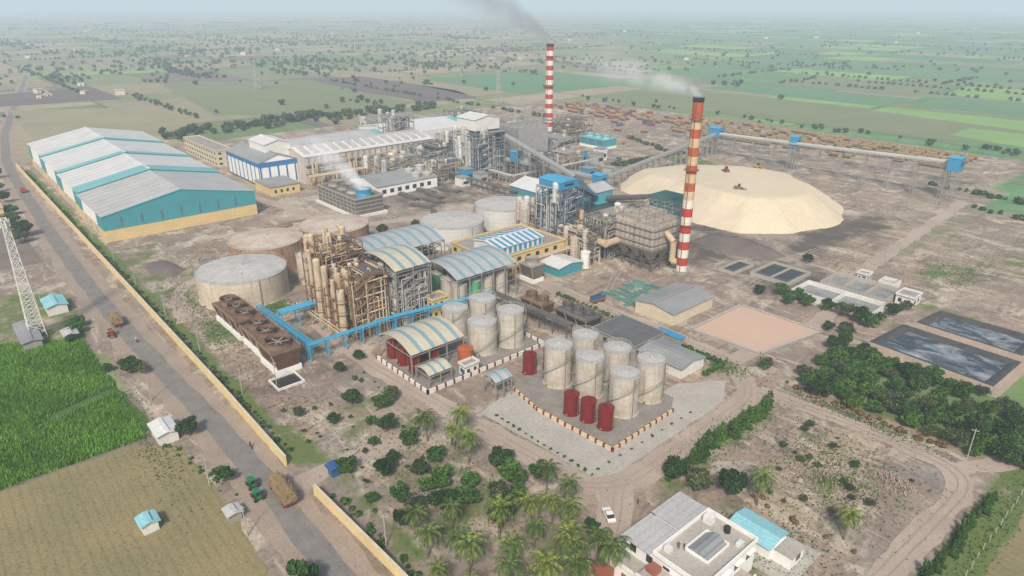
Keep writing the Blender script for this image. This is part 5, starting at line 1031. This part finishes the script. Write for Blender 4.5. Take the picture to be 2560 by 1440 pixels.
# ------------------------------------------------------------------ smoke: soft plumes with radial falloff
def smoke(name,label,loc,Ln,H,p,r0,r1,col,dens,ns=.12,lo=.35):
    m=bpy.data.materials.new(name); m.use_nodes=True; nt=m.node_tree; nt.nodes.clear()
    o_=N(nt,'ShaderNodeOutputMaterial'); ab=N(nt,'ShaderNodeVolumeAbsorption'); em=N(nt,'ShaderNodeEmission'); ad=N(nt,'ShaderNodeAddShader')
    co=N(nt,'ShaderNodeTexCoord').outputs['Object']; sx=N(nt,'ShaderNodeSeparateXYZ'); L(nt,co,sx.inputs[0])
    t=math_(nt,'DIVIDE',math_(nt,'MAXIMUM',sx.outputs[0],0.0),Ln,True); zc=math_(nt,'MULTIPLY',math_(nt,'POWER',t,p),H)
    dz=math_(nt,'SUBTRACT',sx.outputs[2],zc); rr=math_(nt,'ADD',math_(nt,'MULTIPLY',math_(nt,'POWER',t,.7),r1-r0),r0)
    xm=math_(nt,'MINIMUM',sx.outputs[0],0.0)
    d2=math_(nt,'SQRT',math_(nt,'ADD',math_(nt,'ADD',math_(nt,'MULTIPLY',dz,dz),math_(nt,'MULTIPLY',sx.outputs[1],sx.outputs[1])),math_(nt,'MULTIPLY',xm,xm)))
    fall=math_(nt,'SUBTRACT',1.0,math_(nt,'DIVIDE',d2,rr),True); fall=math_(nt,'MULTIPLY',fall,math_(nt,'POWER',math_(nt,'SUBTRACT',1.0,t,True),.8))
    nz=ramp(nt,noise(nt,co,ns,4,.6,None,.5),[(lo,0.0),(lo+.3,1.0)]); d=math_(nt,'MULTIPLY',math_(nt,'MULTIPLY',fall,nz),dens)
    d=math_(nt,'MULTIPLY',d,math_(nt,'DIVIDE',r0*2,math_(nt,'ADD',rr,r0)))
    ab.inputs[0].default_value=(0,0,0,1); L(nt,d,ab.inputs[1]); em.inputs[0].default_value=(*col,1); L(nt,d,em.inputs[1])
    L(nt,ab.outputs[0],ad.inputs[0]); L(nt,em.outputs[0],ad.inputs[1]); L(nt,ad.outputs[0],o_.inputs['Volume']); M[name]=m
    single('smoke_plume',label,'smoke',MB().box(-r0,Ln,-r1,r1,0.02,H+r1),name,loc,math.atan2(-.753,-.658),kind='stuff')
smoke('smoke_dark','dark grey smoke drifting from tall chimney',(-364,353,73.4),80,46,.72,3.0,22,(.36,.37,.39),.42,.08,.26)
smoke('smoke_pale','thin pale smoke drifting from rusty chimney',(-147.8,219,68.4),46,12,.6,2.2,8,(.82,.82,.81),.40,.14,.32)
smoke('steam','white steam rising from concrete cooling tower',(-306,166,10.5),26,24,.6,5,10,(.88,.88,.88),.42,.12,.28)
print('done',len(bpy.data.objects))
